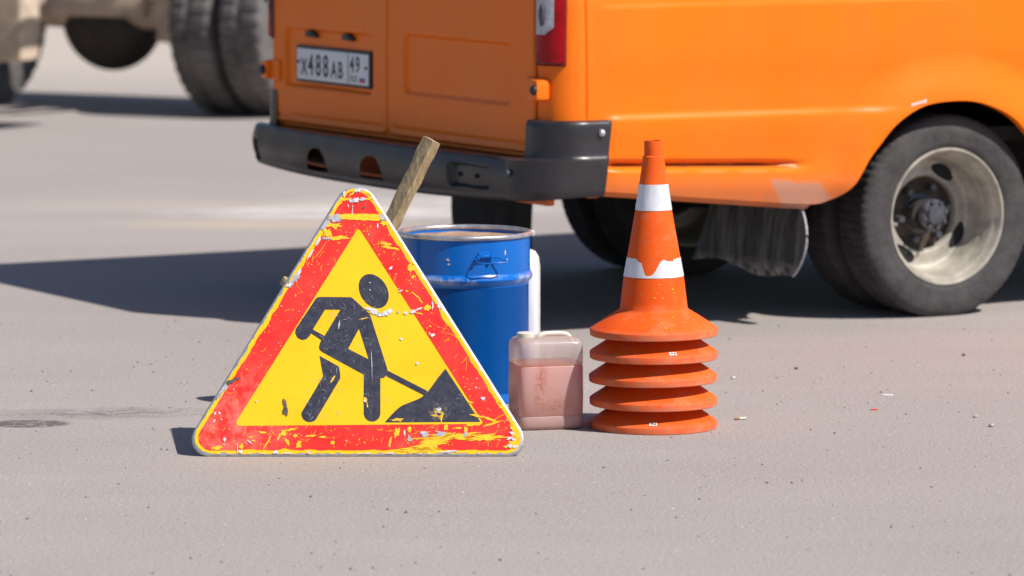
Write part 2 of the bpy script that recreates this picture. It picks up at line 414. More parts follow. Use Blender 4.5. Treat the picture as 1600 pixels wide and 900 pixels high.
M = dict(
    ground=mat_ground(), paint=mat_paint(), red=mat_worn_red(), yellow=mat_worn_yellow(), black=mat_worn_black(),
    cone=mat_cone(), wood=mat_wood(), drum=mat_drum(), can=mat_can(), flap=mat_flap(),
    tyre=mat_rubber('van_tyre_rubber', (0.026, 0.024, 0.026), (0.115, 0.107, 0.105), 0.6, 11),
    tyre_dusty=mat_rubber('truck_tyre_rubber', (0.045, 0.043, 0.044), (0.24, 0.22, 0.21), 0.7, 4),
    bumper=simple('grey_bumper_plastic', (0.027, 0.024, 0.027), 0.34, 0, 0.35, 9, 0.08),
    under=simple('dark_underbody', (0.030, 0.026, 0.024), 0.85, 0, 0.3, 14),
    steel=simple('zinc_sheet', (0.46, 0.46, 0.48), 0.45, 0.55, 0.2, 40),
    chip_white=simple('bare_metal_chip', (0.60, 0.60, 0.63), 0.6, 0.0, 0.25, 60),
    chip_yellow=simple('exposed_yellow_film', (0.88, 0.52, 0.012), 0.5, 0.0, 0.14, 60),
    chip_grey=simple('grey_primer_chip', (0.40, 0.40, 0.44), 0.6, 0.0, 0.3, 60),
    chip_dark=simple('dark_scuff', (0.10, 0.08, 0.075), 0.8, 0, 0.3, 70),
    rim=simple('silver_wheel_paint', (0.42, 0.385, 0.325), 0.45, 0.2, 0.34, 13, 0.04),
    hub=simple('hub_iron', (0.085, 0.088, 0.105), 0.5, 0.4, 0.35, 40),
    rust=simple('rusty_brake_iron', (0.070, 0.050, 0.038), 0.8, 0.1, 0.4, 30, 0.1),
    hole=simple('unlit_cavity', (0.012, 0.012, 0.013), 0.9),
    glass=simple('dark_glass', (0.02, 0.024, 0.028), 0.05),
    red_lens=simple('red_lamp_lens', (0.36, 0.001, 0.006), 0.22, 0, 0.3, 30, 0, Specular_IOR_Level=0.25),
    dark_lens=simple('dark_red_lamp_housing', (0.13, 0.006, 0.012), 0.25, 0, 0.2, 30),
    clear_lens=simple('clear_lamp_lens', (0.42, 0.41, 0.47), 0.18, 0.25, 0.25, 60, 0.25),
    white_plate=simple('white_plate_face', (0.72, 0.72, 0.76), 0.4, 0, 0.05, 20),
    ink=simple('plate_ink', (0.03, 0.03, 0.035), 0.6),
    plastic_black=simple('black_plastic', (0.022, 0.022, 0.026), 0.45, 0, 0.2, 30),
    flag_w=simple('flag_white', (0.8, 0.8, 0.8), 0.5), flag_b=simple('flag_blue', (0.02, 0.06, 0.45), 0.5), flag_r=simple('flag_red', (0.62, 0.02, 0.03), 0.5),
    band=simple('reflective_band', (0.72, 0.72, 0.76), 0.35, 0.1, 0.10, 40, 0.1),
    sticker=simple('white_sticker', (0.78, 0.76, 0.74), 0.5, 0, 0.1, 90),
    rimsteel=simple('bare_steel_rim', (0.55, 0.55, 0.57), 0.32, 0.75, 0.25, 30),
    rustlid=simple('rusty_drum_contents', (0.36, 0.23, 0.15), 0.85, 0, 0.35, 18, 0.3),
    liquid=mat_liquid(),
    cap=simple('ivory_cap_plastic', (0.66, 0.60, 0.52), 0.45, 0, 0.1, 30),
    whitecan=simple('white_plastic', (0.74, 0.73, 0.76), 0.4, 0, 0.06, 12),
    dusty=simple('dust_caked_steel', (0.60, 0.48, 0.37), 0.9, 0, 0.3, 7, 0.2),
    darkiron=simple('dark_greasy_iron', (0.045, 0.036, 0.030), 0.7, 0.1, 0.35, 12),
    deck=simple('grey_truck_deck', (0.22, 0.21, 0.20), 0.8, 0, 0.2, 5),
    stone=simple('road_grit', (0.36, 0.32, 0.295), 0.9, 0, 0.5, 60),
    stone_dark=simple('dark_road_grit', (0.10, 0.09, 0.085), 0.9, 0, 0.4, 60),
    stone_white=simple('pale_pebble', (0.62, 0.58, 0.54), 0.8, 0, 0.1, 60),
    butt=simple('cork_paper', (0.35, 0.20, 0.09), 0.8), redbit=simple('red_plastic_bit', (0.7, 0.06, 0.04), 0.5),
)

# ------------------------------------------------------------------ ground
g = mesh_obj('ground', [(-400, -60, 0), (400, -60, 0), (400, 700, 0), (-400, 700, 0)], [(0, 1, 2, 3)], M['ground'])
g['kind'] = 'structure'; g['label'] = 'pale dusty asphalt of the parking ground'

rng = random.Random(5)
def stones(name, n, smin, smax, mat, seed, ylo=9.5, yhi=16.5):
    r = random.Random(seed); V, Fc = [], []
    for i in range(n):
        y = ylo + (yhi - ylo) * r.random() ** 0.8
        x = (r.random() * 2 - 1) * 0.115 * y
        s = smin + (smax - smin) * r.random() ** 4
        b = len(V)
        for k in range(5):
            q = 2 * math.pi * (k + 0.5 * r.random()) / 5; rr = s * (0.6 + 0.5 * r.random())
            V.append((x + rr * math.cos(q), y + rr * math.sin(q), -0.0005))
        V.append((x + s * 0.3 * r.uniform(-1, 1), y + s * 0.3 * r.uniform(-1, 1), s * r.uniform(0.5, 1.0)))
        for k in range(5): Fc.append((b + k, b + (k + 1) % 5, b + 5))
    o = mesh_obj(name, V, Fc, mat); o['kind'] = 'stuff'; return o
o = stones('grit', 15000, 0.0009, 0.0048, M['stone'], 1); tag(o, 'fine grey grit scattered over the asphalt', 'grit')
o = stones('dark_grit', 1500, 0.0010, 0.0065, M['stone_dark'], 2); tag(o, 'dark specks of stone scattered over the asphalt', 'grit')
o = stones('pale_grit', 330, 0.001, 0.0040, M['stone_white'], 3); tag(o, 'pale specks of stone scattered over the asphalt', 'grit')

def pebble(name, px, py, s, mat, label, cat, flat=0.7):
    c = gp(px, py); bm = bmesh.new()
    bmesh.ops.create_icosphere(bm, subdivisions=2, radius=s)
    for v in bm.verts:
        v.co *= 1 + 0.35 * noise.noise(v.co * (1.4 / s) + Vector((px, py, 0)))
        v.co.z *= flat
    z0 = min(v.co.z for v in bm.verts)
    o = bm_obj(name, bm, mat, None, True); o.location = (c.x, c.y, -z0 - s * 0.1)
    return tag(o, label, cat)
pebble('pebble', 1146, 592, 0.0065, M['stone_white'], 'small white pebble lying alone right of the cone stack', 'pebble')
pebble('pebble', 1244, 577, 0.006, M['stone_dark'], 'small dark pebble on open asphalt below the mud flap', 'pebble')
pebble('pebble', 1506, 556, 0.006, M['stone_dark'], 'dark round pebble on asphalt in front of the van wheel', 'pebble')
pebble('pebble', 1549, 667, 0.008, M['stone'], 'larger grey angular stone of a pair on open asphalt', 'pebble')
pebble('pebble', 1524, 652, 0.008, M['stone'], 'flat grey stone lying behind a similar stone', 'pebble', 0.4)
c = gp(1157, 656)
bt = empty('cigarette_butt', (c.x, c.y, 0.004), (0, 0, rad(12))); tag(bt, 'white cigarette butt with brown end beside the cones', 'cigarette butt')
tube('paper', [(-0.003, 0, 0), (0.016, 0, 0)], 0.004, M['stone_white'], bt)
tube('filter', [(-0.017, -0.001, 0), (-0.0032, 0, 0)], 0.0036, M['butt'], bt)
c = gp(1366, 641)
bm = bmesh.new(); add_box(bm, (0, 0, 0.002), (0.021, 0.008, 0.004), 0.001)
o = bm_obj('plastic_scrap', bm, M['redbit']); o.location = (c.x, c.y, 0); o.rotation_euler = (0, 0, 0.1)
tag(o, 'tiny red scrap of plastic on the asphalt', 'scrap')
c = gp(1387, 618)
bm = bmesh.new(); add_box(bm, (0, 0, 0.0015), (0.030, 0.018, 0.003), 0.001)
o = bm_obj('paper_scrap', bm, M['sticker']); o.location = (c.x, c.y, 0); o.rotation_euler = (0, 0, -0.2)
tag(o, 'flat whitish paper scrap on the asphalt', 'scrap')

# ------------------------------------------------------------------ road works sign
SIGN_LEAN = rad(22)
SB = gp(560, 713.5); SB = Vector((SB.x, SB.y, 0.0095))
sign = empty('road_works_sign', SB, (-SIGN_LEAN, 0, 0))
tag(sign, 'scratched triangular yellow and red roadworks sign showing a digging figure, propped on the asphalt', 'road sign')
SN = Vector((0, -math.cos(SIGN_LEAN), math.sin(SIGN_LEAN))); SUP = Vector((0, math.sin(SIGN_LEAN), math.cos(SIGN_LEAN)))
def sp(x, y):
    q = on_plane(x, y, SB, SN) - SB
    return (q.x, q.dot(SUP))
LL = ((511, 335), (307.8, 665)); RL = ((587.6, 310), (813.6, 669))
def tri_px(d, rb, ra, bot=712.5, n=14, L=LL, R=RL):
    """rounded triangle in photo pixels, inset by d from the plate's edge"""
    def line(A, B, off):
        dx, dy = B[0] - A[0], B[1] - A[1]; l = math.hypot(dx, dy); nx, ny = -dy / l, dx / l
        return (A[0] + nx * off, A[1] + ny * off), (dx / l, dy / l)
    def isect(a, b):
        (p, u), (q, v) = a, b; den = u[0] * v[1] - u[1] * v[0]
        t = ((q[0] - p[0]) * v[1] - (q[1] - p[1]) * v[0]) / den
        return (p[0] + u[0] * t, p[1] + u[1] * t)
    l1 = line(L[1], L[0], d); l2 = line(R[0], R[1], d); l3 = line((820, bot), (300, bot), d)
    P = [isect(l3, l1), isect(l1, l2), isect(l2, l3)]
    out = []
    for i, r in enumerate((rb, ra, rb)):
        p0, p1, p2 = Vector(P[i - 1]), Vector(P[i]), Vector(P[(i + 1) % 3])
        a = (p0 - p1).normalized(); b = (p2 - p1).normalized(); half = a.angle(b) / 2
        tl = r / math.tan(half); cc = p1 + (a + b).normalized() * (r / math.sin(half))
        s = p1 + a * tl - cc; e = p1 + b * tl - cc
        a0 = math.atan2(s.y, s.x); a1 = math.atan2(e.y, e.x)
        da = (a1 - a0 + math.pi) % (2 * math.pi) - math.pi
        for k in range(n + 1):
            q = a0 + da * k / n; out.append((cc.x + r * math.cos(q), cc.y + r * math.sin(q)))
    return out
def densify(P, step):
    out = []
    for i in range(len(P)):
        a, b = Vector(P[i]), Vector(P[(i + 1) % len(P)]); k = max(1, int((b - a).length / step))
        for j in range(k): out.append(tuple(a.lerp(b, j / k)))
    return out
def jitter(P, amp, fr, seed):
    out = []
    for i, p in enumerate(P):
        a, b = Vector(P[i - 1]), Vector(P[(i + 1) % len(P)]); d = (b - a)
        if d.length < 1e-6: out.append(p); continue
        d.normalize(); n_ = Vector((-d.y, d.x))
        v = noise.fractal(Vector((p[0] * fr, p[1] * fr, seed)), 0.8, 2.1, 4)
        v = max(-0.35, v - 0.12)
        out.append((p[0] + n_.x * v * amp, p[1] + n_.y * v * amp))
    return out
def film(name, loops_px, y, mat, parent=sign):
    loops = [[sp(*p) for p in L] for L in loops_px]
    tris = tessellate_polygon([[Vector((a, b, 0)) for a, b in L] for L in loops])
    V = [(a, y, b) for L in loops for a, b in L]
    Fc = []
    for t in tris:
        a, b, c = (Vector((V[i][0], V[i][2], 0)) for i in t)
        s = (b - a).cross(c - a).z
        if abs(s) < 1e-12: continue
        Fc.append(tuple(t) if s > 0 else tuple(t)[::-1])
    return mesh_obj(name, V, Fc, mat, parent)
# the sheet with its turned-back edge
sec = [(3.2, 0.0), (1.2, 0.0008), (0.0, 0.003), (-0.8, 0.008), (-0.4, 0.018), (6.0, 0.020)]
V, Fc = [], []; npt = None
for d, y in sec:
    L = tri_px(d, 27.5 - d * 0.8, 34 - d * 0.8, n=18); npt = len(L)
    V += [(a, y, b) for a, b in (sp(*p) for p in L)]
for i in range(len(sec) - 1):
    for k in range(npt):
        k2 = (k + 1) % npt
        Fc.append((i * npt + k, i * npt + k2, (i + 1) * npt + k2, (i + 1) * npt + k))
Fc.append(tuple(range(npt))[::-1])
Fc.append(tuple((len(sec) - 1) * npt + k for k in range(npt)))
bm = bmesh.new(); vs = [bm.verts.new(v) for v in V]
for f in Fc: bm.faces.new([vs[i] for i in f])
bm_obj('backing_plate', bm, M['steel'], sign, True, 40)
YF = -0.0006
face = film('yellow_face', [jitter(densify(tri_px(4.0, 24.5, 30), 2.0), 3.0, 0.09, 3.1)], YF, M['yellow'])
# red border with its triangular opening
inner = [(560, 358), (557.5, 360.5), (555, 364), (371, 656), (369.3, 661), (371, 664.5), (375, 665.5), (752, 662.5), (754.5, 661), (753.5, 658), (566, 364), (563, 360)]
ring_o = jitter(densify(tri_px(10.0, 18.5, 22, bot=713), 1.5), 2.6, 0.055, 9.7)
band_top = [(x, y) for x, y in ring_o if y < 336]
film('red_border', [[(x, y) for x, y in ring_o if y > 343], inner], 2 * YF, M['red'])
film('red_border_tip', [jitter(densify(band_top, 1.5), 2.0, 0.1, 2.2)], 2 * YF, M['red'])
# digging figure and heap
def arc(cx, cy, r, a0, a1, n=10): return [(cx + r * math.cos(rad(a0 + (a1 - a0) * k / n)), cy + r * math.sin(rad(a0 + (a1 - a0) * k / n))) for k in range(n + 1)]
head = [(584 + 23.2 * math.cos(q) * 1.0 + 3.5 * math.sin(q), 455 + 26.5 * math.sin(q) + 3.5 * math.cos(q)) for q in [2 * math.pi * k / 40 for k in range(40)]]
film('figure_head', [head], 2 * YF, M['black'])
torso = ([(494, 466), (497, 464.3), (501, 464), (548, 464.5), (551, 466), (577, 490), (579, 494), (604.5, 574), (606, 581), (604, 586), (600, 590.5), (595, 591), (594.4, 592)]
         + [(594.4, 646)] + arc(581.5, 646, 12.9, 0, 180, 12) + [(568.4, 646), (568.4, 585.5)]
         + [(504, 550.5), (499.5, 547), (498.5, 542), (499.5, 538), (502, 531.5), (486, 521)] + [(484, 525), (479, 530), (472, 531.5), (465, 528), (461.3, 521), (462, 514)])
torso_hole1 = [(508, 484), (532, 484), (507, 525), (489, 515)]
torso_hole2 = [(561, 514), (544, 545), (576, 561.5)]
film('figure_body', [torso, torso_hole1, torso_hole2], 2 * YF, M['black'])
backleg = [(499.3, 556), (530, 573), (532, 588), (531.5, 592), (497, 650)] + arc(484, 646.5, 13.2, 10, 190, 12)[1:] + [(471, 645), (505, 588)]
film('figure_back_leg', [backleg], 2 * YF, M['black'])
film('shovel_shaft', [[(603.5, 580), (606.5, 579.5), (668, 611), (664, 618.5), (604, 588)]], 2 * YF - 0.0001, M['black'])
heap = [(601, 660)] + [tuple(p) for p in spline([(603, 658), (612, 648), (625, 636), (640, 629), (655, 623), (663, 617), (671, 609), (684, 591), (696, 576)], 5)] + [(750, 658), (750, 659.2)]
film('earth_heap', [heap], 2 * YF - 0.0002, M['black'])

# scuffs: flakes and scratches lying on the film
def clamp_px(x, y):
    y = min(y, 709.2)
    xl = 511 - 0.6158 * (y - 335) + 4.0; xr = 587.6 + 0.6295 * (y - 310) - 4.0
    if y > 686: k = (y - 686) / 23.0; xl += 13 * k * k; xr -= 13 * k * k
    if y < 325: y = max(y, 294.0 + abs(x - 557) * 0.25)
    return (min(max(x, xl), xr), y)
def flakes(specs, name, mat, y):
    V, Fc = [], []
    for L in specs:
        L = [clamp_px(*p) for p in L]
        b = len(V); pts = [sp(*p) for p in L]
        tr = tessellate_polygon([[Vector((a, c, 0)) for a, c in pts]])
        V += [(a, y, c) for a, c in pts]
        for t in tr:
            p, q, r = (Vector((pts[i][0], pts[i][1], 0)) for i in t)
            s = (q - p).cross(r - p).z
            if abs(s) < 1e-12: continue
            Fc.append(tuple(b + i for i in (t if s > 0 else t[::-1])))
    o = mesh_obj(name, V, Fc, mat, sign); o['kind'] = 'stuff'; return o
fr = random.Random(11)
def blob(x, y, rx, ry, ang=0.0, rough=0.55, n=None):
    n = n or max(9, int(4 + (rx + ry) * 1.6)); s = fr.random() * 50; out = []
    c, q = math.cos(rad(ang)), math.sin(rad(ang))
    for k in range(n):
        t = 2 * math.pi * k / n
        f = 1 + rough * 1.3 * noise.fractal(Vector((math.cos(t) * 2.2, math.sin(t) * 2.2, s)), 0.6, 2.2, 4)
        u, v = rx * f * math.cos(t), ry * f * math.sin(t)
        out.append((x + u * c - v * q, y + u * q + v * c))
    return out
def scratch(x, y, ln, ang, w=0.8, bend=0.0):
    n = 7; A, B = [], []
    for k in range(n):
        t = k / (n - 1); a = rad(ang + bend * (t - 0.5))
        px, py = x + ln * (t - 0.5) * math.cos(a), y + ln * (t - 0.5) * math.sin(a)
        ww = w * (0.25 + math.sin(math.pi * min(1, t * 0.9 + 0.08))) * (0.7 + 0.6 * fr.random()) * 0.5
        A.append((px - math.sin(a) * ww, py + math.cos(a) * ww)); B.append((px + math.sin(a) * ww, py - math.cos(a) * ww))
    return A + B[::-1]
def in_tri(x, y, d=6):
    if y > 708 - d or y < 300: return False
    xl = 511 - 0.6158 * (y - 335) + d; xr = 587.6 + 0.6295 * (y - 310) - d
    return xl < x < xr
def in_inner(x, y): return 360 < y < 664 and 560 - 0.62 * (y - 358) < x < 563 + 0.63 * (y - 360)
yel, whi, gre, dar = [], [], [], []
# bands scraped off the tip
yel += [blob(562, 339.5, 47, 5.5, 1, 0.25, 90), blob(520, 352, 14, 4, 5, 0.6), blob(525, 372, 21, 3, -3, 0.5), blob(602, 349, 8, 4, 0), blob(512, 363, 7, 6, -60), blob(613, 388, 14, 2.0, 10), blob(603, 381, 9, 2.5, 15)]
gre += [blob(524, 341, 13, 5.5, 6, 0.5), blob(605, 340, 10, 4.5, 12, 0.5), blob(507, 352, 9, 4, -50, 0.5), blob(512, 372.5, 7, 1.5, -3)]
whi += [blob(549, 314, 4, 3), blob(557, 312.5, 6, 3), blob(566, 312, 5, 2.6), blob(550.5, 329, 0.8, 7, 4), blob(560, 298, 6, 2.5, -15), blob(538, 303, 2.2, 5), blob(590, 353, 1.4, 4), blob(544, 322, 1, 3), blob(582, 309, 3, 1.5)]
yel += [blob(552, 302, 6, 1.6, -30, 0.8), blob(577, 303, 6, 1.6, 25, 0.8), blob(540, 312, 8, 1.4, -15), blob(575, 311, 9, 1.3, 4)]
dar += [blob(554.5, 302, 1.8, 1.2, -40), blob(557, 317, 1.8, 1.1, -40), blob(550, 325, 1.9, 1.1, -35), blob(568.5, 324.5, 2.4, 1.5, -35), blob(545, 293, 3.2, 1.4, -30)]
# scrape across the middle
whi += [blob(585, 487, 6, 4, 20), blob(602, 490, 6, 3.5, -10), blob(609, 486, 4, 3.5, -40), blob(634, 489.5, 3.4, 2.4), blob(645, 487, 5, 2.4, -15), blob(655, 483, 5, 1.6, -20), blob(676, 477, 1.4, 6), blob(686, 478, 3, 4), blob(690, 480, 3, 2), blob(577, 483, 5, 2.4, 20), blob(596, 493, 5, 1.6)]
gre += [blob(622, 488, 2, 2), blob(592, 491, 4, 2)]
yel += [blob(668, 481, 5, 4, -30), blob(657, 470, 6, 1.2, 50), blob(650, 462, 8, 0.9, 40), blob(645, 433, 3.0, 2.0, -50), blob(642, 419, 5, 5), blob(650, 412, 5, 3, 20), blob(655, 490, 6, 1.2, 12), blob(672, 510, 2, 1.2), blob(636, 455, 2.5, 1.5)]
whi += [blob(611, 419, 3.5, 1.8, -50), blob(676, 524, 3, 2, -40), blob(671, 521, 1, 2.5), blob(652, 568, 2.4, 2.2), blob(627, 530, 2.2, 1.8, -30), blob(626, 455, 4, 1.2, -25), blob(755, 623, 3, 2.6), blob(744, 606, 1.4, 1.2)]
# left edge chips
gre += [blob(463, 433, 4, 8, 32, 0.5), blob(455, 444, 4, 5, 30), blob(349, 607, 5, 9, 33, 0.4), blob(341, 618, 3, 7, 33)]
whi += [blob(452, 446, 5, 2.2, -25), blob(468, 425, 2, 6, 32), blob(345, 611, 2, 8, 33), blob(497, 378, 2.2, 8, 32), blob(485, 398, 1.6, 9, 32)]
dar += [blob(360, 597, 8, 3.5, -25, 0.7), blob(371, 592, 4, 2, -10), blob(445.5, 632, 2.4, 9, -5, 0.6), blob(446.5, 643, 4.2, 6.5, 0, 0.4)]
# lower edge
yel += [blob(705, 682, 40, 4.5, -3, 0.8, 140), blob(676, 693, 28, 6.5, -16, 0.85, 110), blob(760, 684, 22, 4, -3, 0.8), blob(655, 702, 26, 2.6, -4, 0.7), blob(745, 650, 10, 2, 12), blob(765, 655, 12, 2, 20), blob(770, 662, 14, 1.6, -18),
        blob(738, 663, 12, 2.2, 0), blob(805, 678, 5, 12, -20, 0.8), blob(800, 694, 10, 4, -20, 0.8), blob(783, 628, 4, 3), blob(736, 629, 4, 1.6, 20), blob(340, 700, 8, 3, -15), blob(410, 676, 6, 1.6, 5),
        blob(418, 691, 1.2, 12, 30), blob(443, 676, 4, 5, 10), blob(436, 683, 2, 6, 20), blob(456, 671, 10, 1.8, -12), blob(449, 691, 2.5, 6, -20), blob(467, 695, 4, 5), blob(487, 681, 8, 1.4, -4), blob(505, 683, 7, 1.6, 4), blob(462, 681, 3, 3),
        blob(620, 676, 4, 8, 15), blob(610, 690, 2, 7, 10), blob(640, 671, 3, 5), blob(697, 667, 3, 6), blob(728, 671, 3, 5), blob(716, 669, 6, 1.4), blob(520, 692, 3, 4), blob(392, 683, 4, 1.4), blob(397, 689, 3, 1.4), blob(377, 698, 4, 4)]
gre += [blob(663, 679, 6, 4, 10, 0.7), blob(689, 678, 8, 3.5, 5, 0.7), blob(727, 679, 2.4, 5, 30, 0.6), blob(640, 686, 3, 4)]
whi += [blob(632, 677, 1.6, 5), blob(661, 676, 3, 2), blob(351, 687, 2.2, 3, 30), blob(350, 695, 1.4, 1.4), blob(371, 701, 0.8, 8, 2), blob(376, 706, 3.4, 2.4), blob(431, 707, 4, 2.4), blob(449, 708.5, 6, 1.2), blob(389, 690, 5, 0.9, 35), blob(336, 646, 1.6, 2.6), blob(343, 646, 1.6, 2), blob(335, 658, 1.6, 1.8), blob(400, 627, 1.6, 1.2),
        blob(800, 677, 4, 2, 10), blob(797, 685, 5, 2, -15), blob(803, 687, 3, 2), blob(797, 697, 4, 2.4, 10), blob(805, 698, 4, 2.4), blob(703, 705.5, 12, 1.3, -4), blob(792, 657, 1.6, 1.2), blob(482, 707, 3, 2), blob(570, 709, 12, 1.0), blob(610, 709, 7, 1.4)]
for k in range(30):          # chipped lower rim
    whi.append(blob(330 + k * 15.6 + fr.uniform(-4, 4), 709.3 + fr.uniform(-0.8, 0.6), fr.uniform(1.0, 4), fr.uniform(0.3, 0.9)))
for k in range(60):          # chipped right rim
    y = 318 + k * 5.9; x = 587.6 + 0.6295 * (y - 310) - 2.8 + fr.uniform(-0.8, 0.4)
    whi.append(blob(x, y, fr.uniform(0.5, 1.3), fr.uniform(1.5, 5), -32, 0.6))
for k in range(16):          # chipped left rim, upper half
    y = 318 + k * 6.2; x = 511 - 0.6158 * (y - 335) + 3.2 + fr.uniform(-0.6, 0.8)
    whi.append(blob(x, y, fr.uniform(0.4, 1.3), fr.uniform(1.5, 4.5), 32, 0.6))
# flecks and scratches on the border
n_ = 0
while n_ < 300:
    x, y = fr.uniform(300, 820), fr.uniform(350, 706)
    if not in_tri(x, y, 12) or in_inner(x, y): continue
    if fr.random() > (0.9 if y > 664 or y < 420 else 0.45): continue
    n_ += 1
    k = fr.random()
    if k < 0.5: yel.append(blob(x, y, fr.uniform(0.4, 1.9), fr.uniform(0.3, 0.9), fr.uniform(0, 180), 0.9))
    elif k < 0.86: yel.append(scratch(x, y, fr.uniform(4, 15) if fr.random() < 0.85 else fr.uniform(15, 40), fr.gauss(-55, 45), fr.uniform(0.15, 0.62), fr.uniform(-50, 50)))
    else: whi.append(blob(x, y, fr.uniform(0.5, 1.4), fr.uniform(0.5, 1.2), 0, 0.7))
for k in range(150):         # faint scratches over the black figure
    x, y = fr.choice([(fr.uniform(500, 575), fr.uniform(470, 560)), (fr.uniform(565, 605), fr.uniform(450, 655)), (fr.uniform(625, 745), fr.uniform(600, 658)), (fr.uniform(478, 530), fr.uniform(575, 655))])
    gre.append(scratch(x, y, fr.uniform(3, 12), fr.uniform(0, 180), fr.uniform(0.12, 0.34), fr.uniform(-40, 40)) if not (x > 625 and y < 680 - (x - 600) * 0.62) and not (x > 606 and x < 625) and not (533 < x < 566 and y > 560) else blob(x, y, 0.1, 0.1, 0, 0.1, 5))
yel += [blob(684, 643, 6, 2.6, 0, 0.9), blob(690, 652, 1.6, 7, 5, 0.9), blob(680, 650, 7, 1.0, 5), blob(622, 656, 8, 2.2, 0, 0.9), blob(571, 625, 3, 4), blob(574, 634, 1, 4), blob(520, 593, 1.4, 6, 30), blob(568, 498, 7, 0.8, -12)]
whi += [blob(686, 640, 4, 3, 0, 0.9), blob(570, 626, 2, 2), blob(581, 570, 0.5, 18, -2), blob(530, 507, 0.9, 7, 8), blob(578, 442, 2, 0.6, -10), blob(578, 453, 1, 1.4)]
flakes(yel, 'yellow_scuffs', M['chip_yellow'], 3 * YF - 0.0004)
flakes(whi, 'bare_metal_scuffs', M['chip_white'], 4 * YF - 0.0006)
flakes(gre, 'grey_scuffs', M['chip_grey'], 4 * YF - 0.0004)
flakes(dar, 'dark_scuffs', M['chip_dark'], 4 * YF - 0.0008)
# folding leg at the back
inv = Matrix.Rotation(SIGN_LEAN, 4, 'X')
def sloc(p): return inv @ (Vector(p) - SB)
for s in (-1, 1):
    top = Vector((s * 0.10, 0.026, 0.46)); foot = sloc((SB.x + s * 0.14, SB.y + 0.42, 0.009))
    tube('back_leg', [top, top.lerp(foot, 0.5), foot], 0.009, M['steel'], sign)
tube('leg_crossbar', [(-0.13, 0.031, 0.46), (0.13, 0.031, 0.46)], 0.010, M['steel'], sign)

# ------------------------------------------------------------------ wooden battens behind the sign
def batten_geo(a, b, w, d, seed, roll=0.0, n=40, taper=0.0):
    a, b = Vector(a), Vector(b); dr = (b - a).normalized()
    x = dr.cross(Vector((0, 1, 0))).normalized(); y = x.cross(dr)
    xr = x * math.cos(roll) + y * math.sin(roll); yr = y * math.cos(roll) - x * math.sin(roll)
    V, Fc = [], []; m = 12
    prof = []
    for (u, v) in ((-1, -1), (1, -1), (1, 1), (-1, 1)):
        prof += [(u * 0.96, v * 0.96)]
    ring = []
    for k in range(4):
        p, q = prof[k], prof[(k + 1) % 4]
        for j in range(3): ring.append((p[0] + (q[0] - p[0]) * j / 3, p[1] + (q[1] - p[1]) * j / 3))
    for i in range(n + 1):
        c = a.lerp(b, i / n)
        for k, (u, v) in enumerate(ring):
            f = 1 + 0.13 * noise.noise(Vector((k * 0.9 + seed, i * 0.33, seed))) + 0.10 * noise.noise(Vector((k * 2.3 + seed, i * 0.9, seed + 4)))
            if (k in (0, 3, 6, 9)): f -= 0.05
            tp_ = math.sqrt(max(0.02, 1 - max(0.0, (i / n - 1 + taper) / taper) ** 2)) if taper else 1.0
            V.append(c + xr * (u * w / 2 * f) + yr * (v * d / 2 * f * tp_))
    for i in range(n):
        for k in range(m):
            k2 = (k + 1) % m
            Fc.append((i * m + k, i * m + k2, (i + 1) * m + k2, (i + 1) * m + k))
    Fc.append(tuple(range(m))[::-1]); Fc.append(tuple(n * m + k for k in range(m)))
    return V, Fc
prop = empty('wooden_prop', (-0.45, 13.78, 0))
tag(prop, 'rough wooden battens crossing behind the sign, one end rising beside the blue drum', 'wooden battens')
def rel(p): return Vector(p) - Vector((-0.45, 13.78, 0))
V, Fc = batten_geo(rel((-0.612, 13.80, 0.012)), rel((-0.234, 13.80, 0.778)), 0.048, 0.036, 2.0, rad(44))
mesh_obj('batten', V, Fc, M['wood'], prop)
V, Fc = batten_geo(rel((-0.05, 13.62, 0.022)), rel((-0.672, 13.80, 0.366)), 0.026, 0.20, 7.0, 0.0, taper=0.18)
mesh_obj('batten', V, Fc, M['wood'], prop)
V, Fc = batten_geo(rel((-0.66, 14.12, 0.012)), rel((-0.52, 13.83, 0.19)), 0.034, 0.03, 4.0)
mesh_obj('batten', V, Fc, M['wood'], prop)

# ------------------------------------------------------------------ blue drum
DX, DY = -0.138, 13.94
drum = empty('steel_drum', (DX, DY, 0)); tag(drum, 'open blue steel drum with bare metal rim and wire handle behind the sign', 'drum')
R0 = 0.1885
prof = [(0.0, 0.004), (R0 - 0.012, 0.004), (R0 - 0.003, 0.0), (R0, 0.006), (R0 - 0.001, 0.016), (R0 - 0.001, 0.345), (R0 + 0.001, 0.352), (R0 + 0.008, 0.360), (R0 + 0.0105, 0.368),
        (R0 + 0.008, 0.376), (R0 + 0.003, 0.384), (R0 + 0.003, 0.488), (R0 + 0.001, 0.490), (R0 + 0.001, 0.4915), (R0 - 0.001, 0.4915), (R0 - 0.001, 0.03), (0.0, 0.03)]
lathe('drum_shell', prof, 96, M['drum'], drum, auto=30)
ring = []
for k in range(16):
    q = 2 * math.pi * k / 16; ring.append((R0 + 0.003 + 0.0075 * math.cos(q), 0.4925 + 0.0075 * math.sin(q)))
lathe('rolled_rim', ring, 96, M['rimsteel'], drum, loop=True, auto=80)
V, Fc = [], []
rs = [0.0, 0.04, 0.08, 0.12, 0.15, 0.17, 0.182, 0.186]
for r in rs:
    for k in range(48):
        q = 2 * math.pi * k / 48
        V.append((r * math.cos(q), r * math.sin(q), 0.4785 + 0.004 * noise.noise(Vector((r * 18 * math.cos(q), r * 18 * math.sin(q), 2)))))
for i in range(len(rs) - 1):
    for k in range(48):
        k2 = (k + 1) % 48; Fc.append((i * 48 + k, i * 48 + k2, (i + 1) * 48 + k2, (i + 1) * 48 + k))
mesh_obj('contents', V, Fc, M['rustlid'], drum, True)
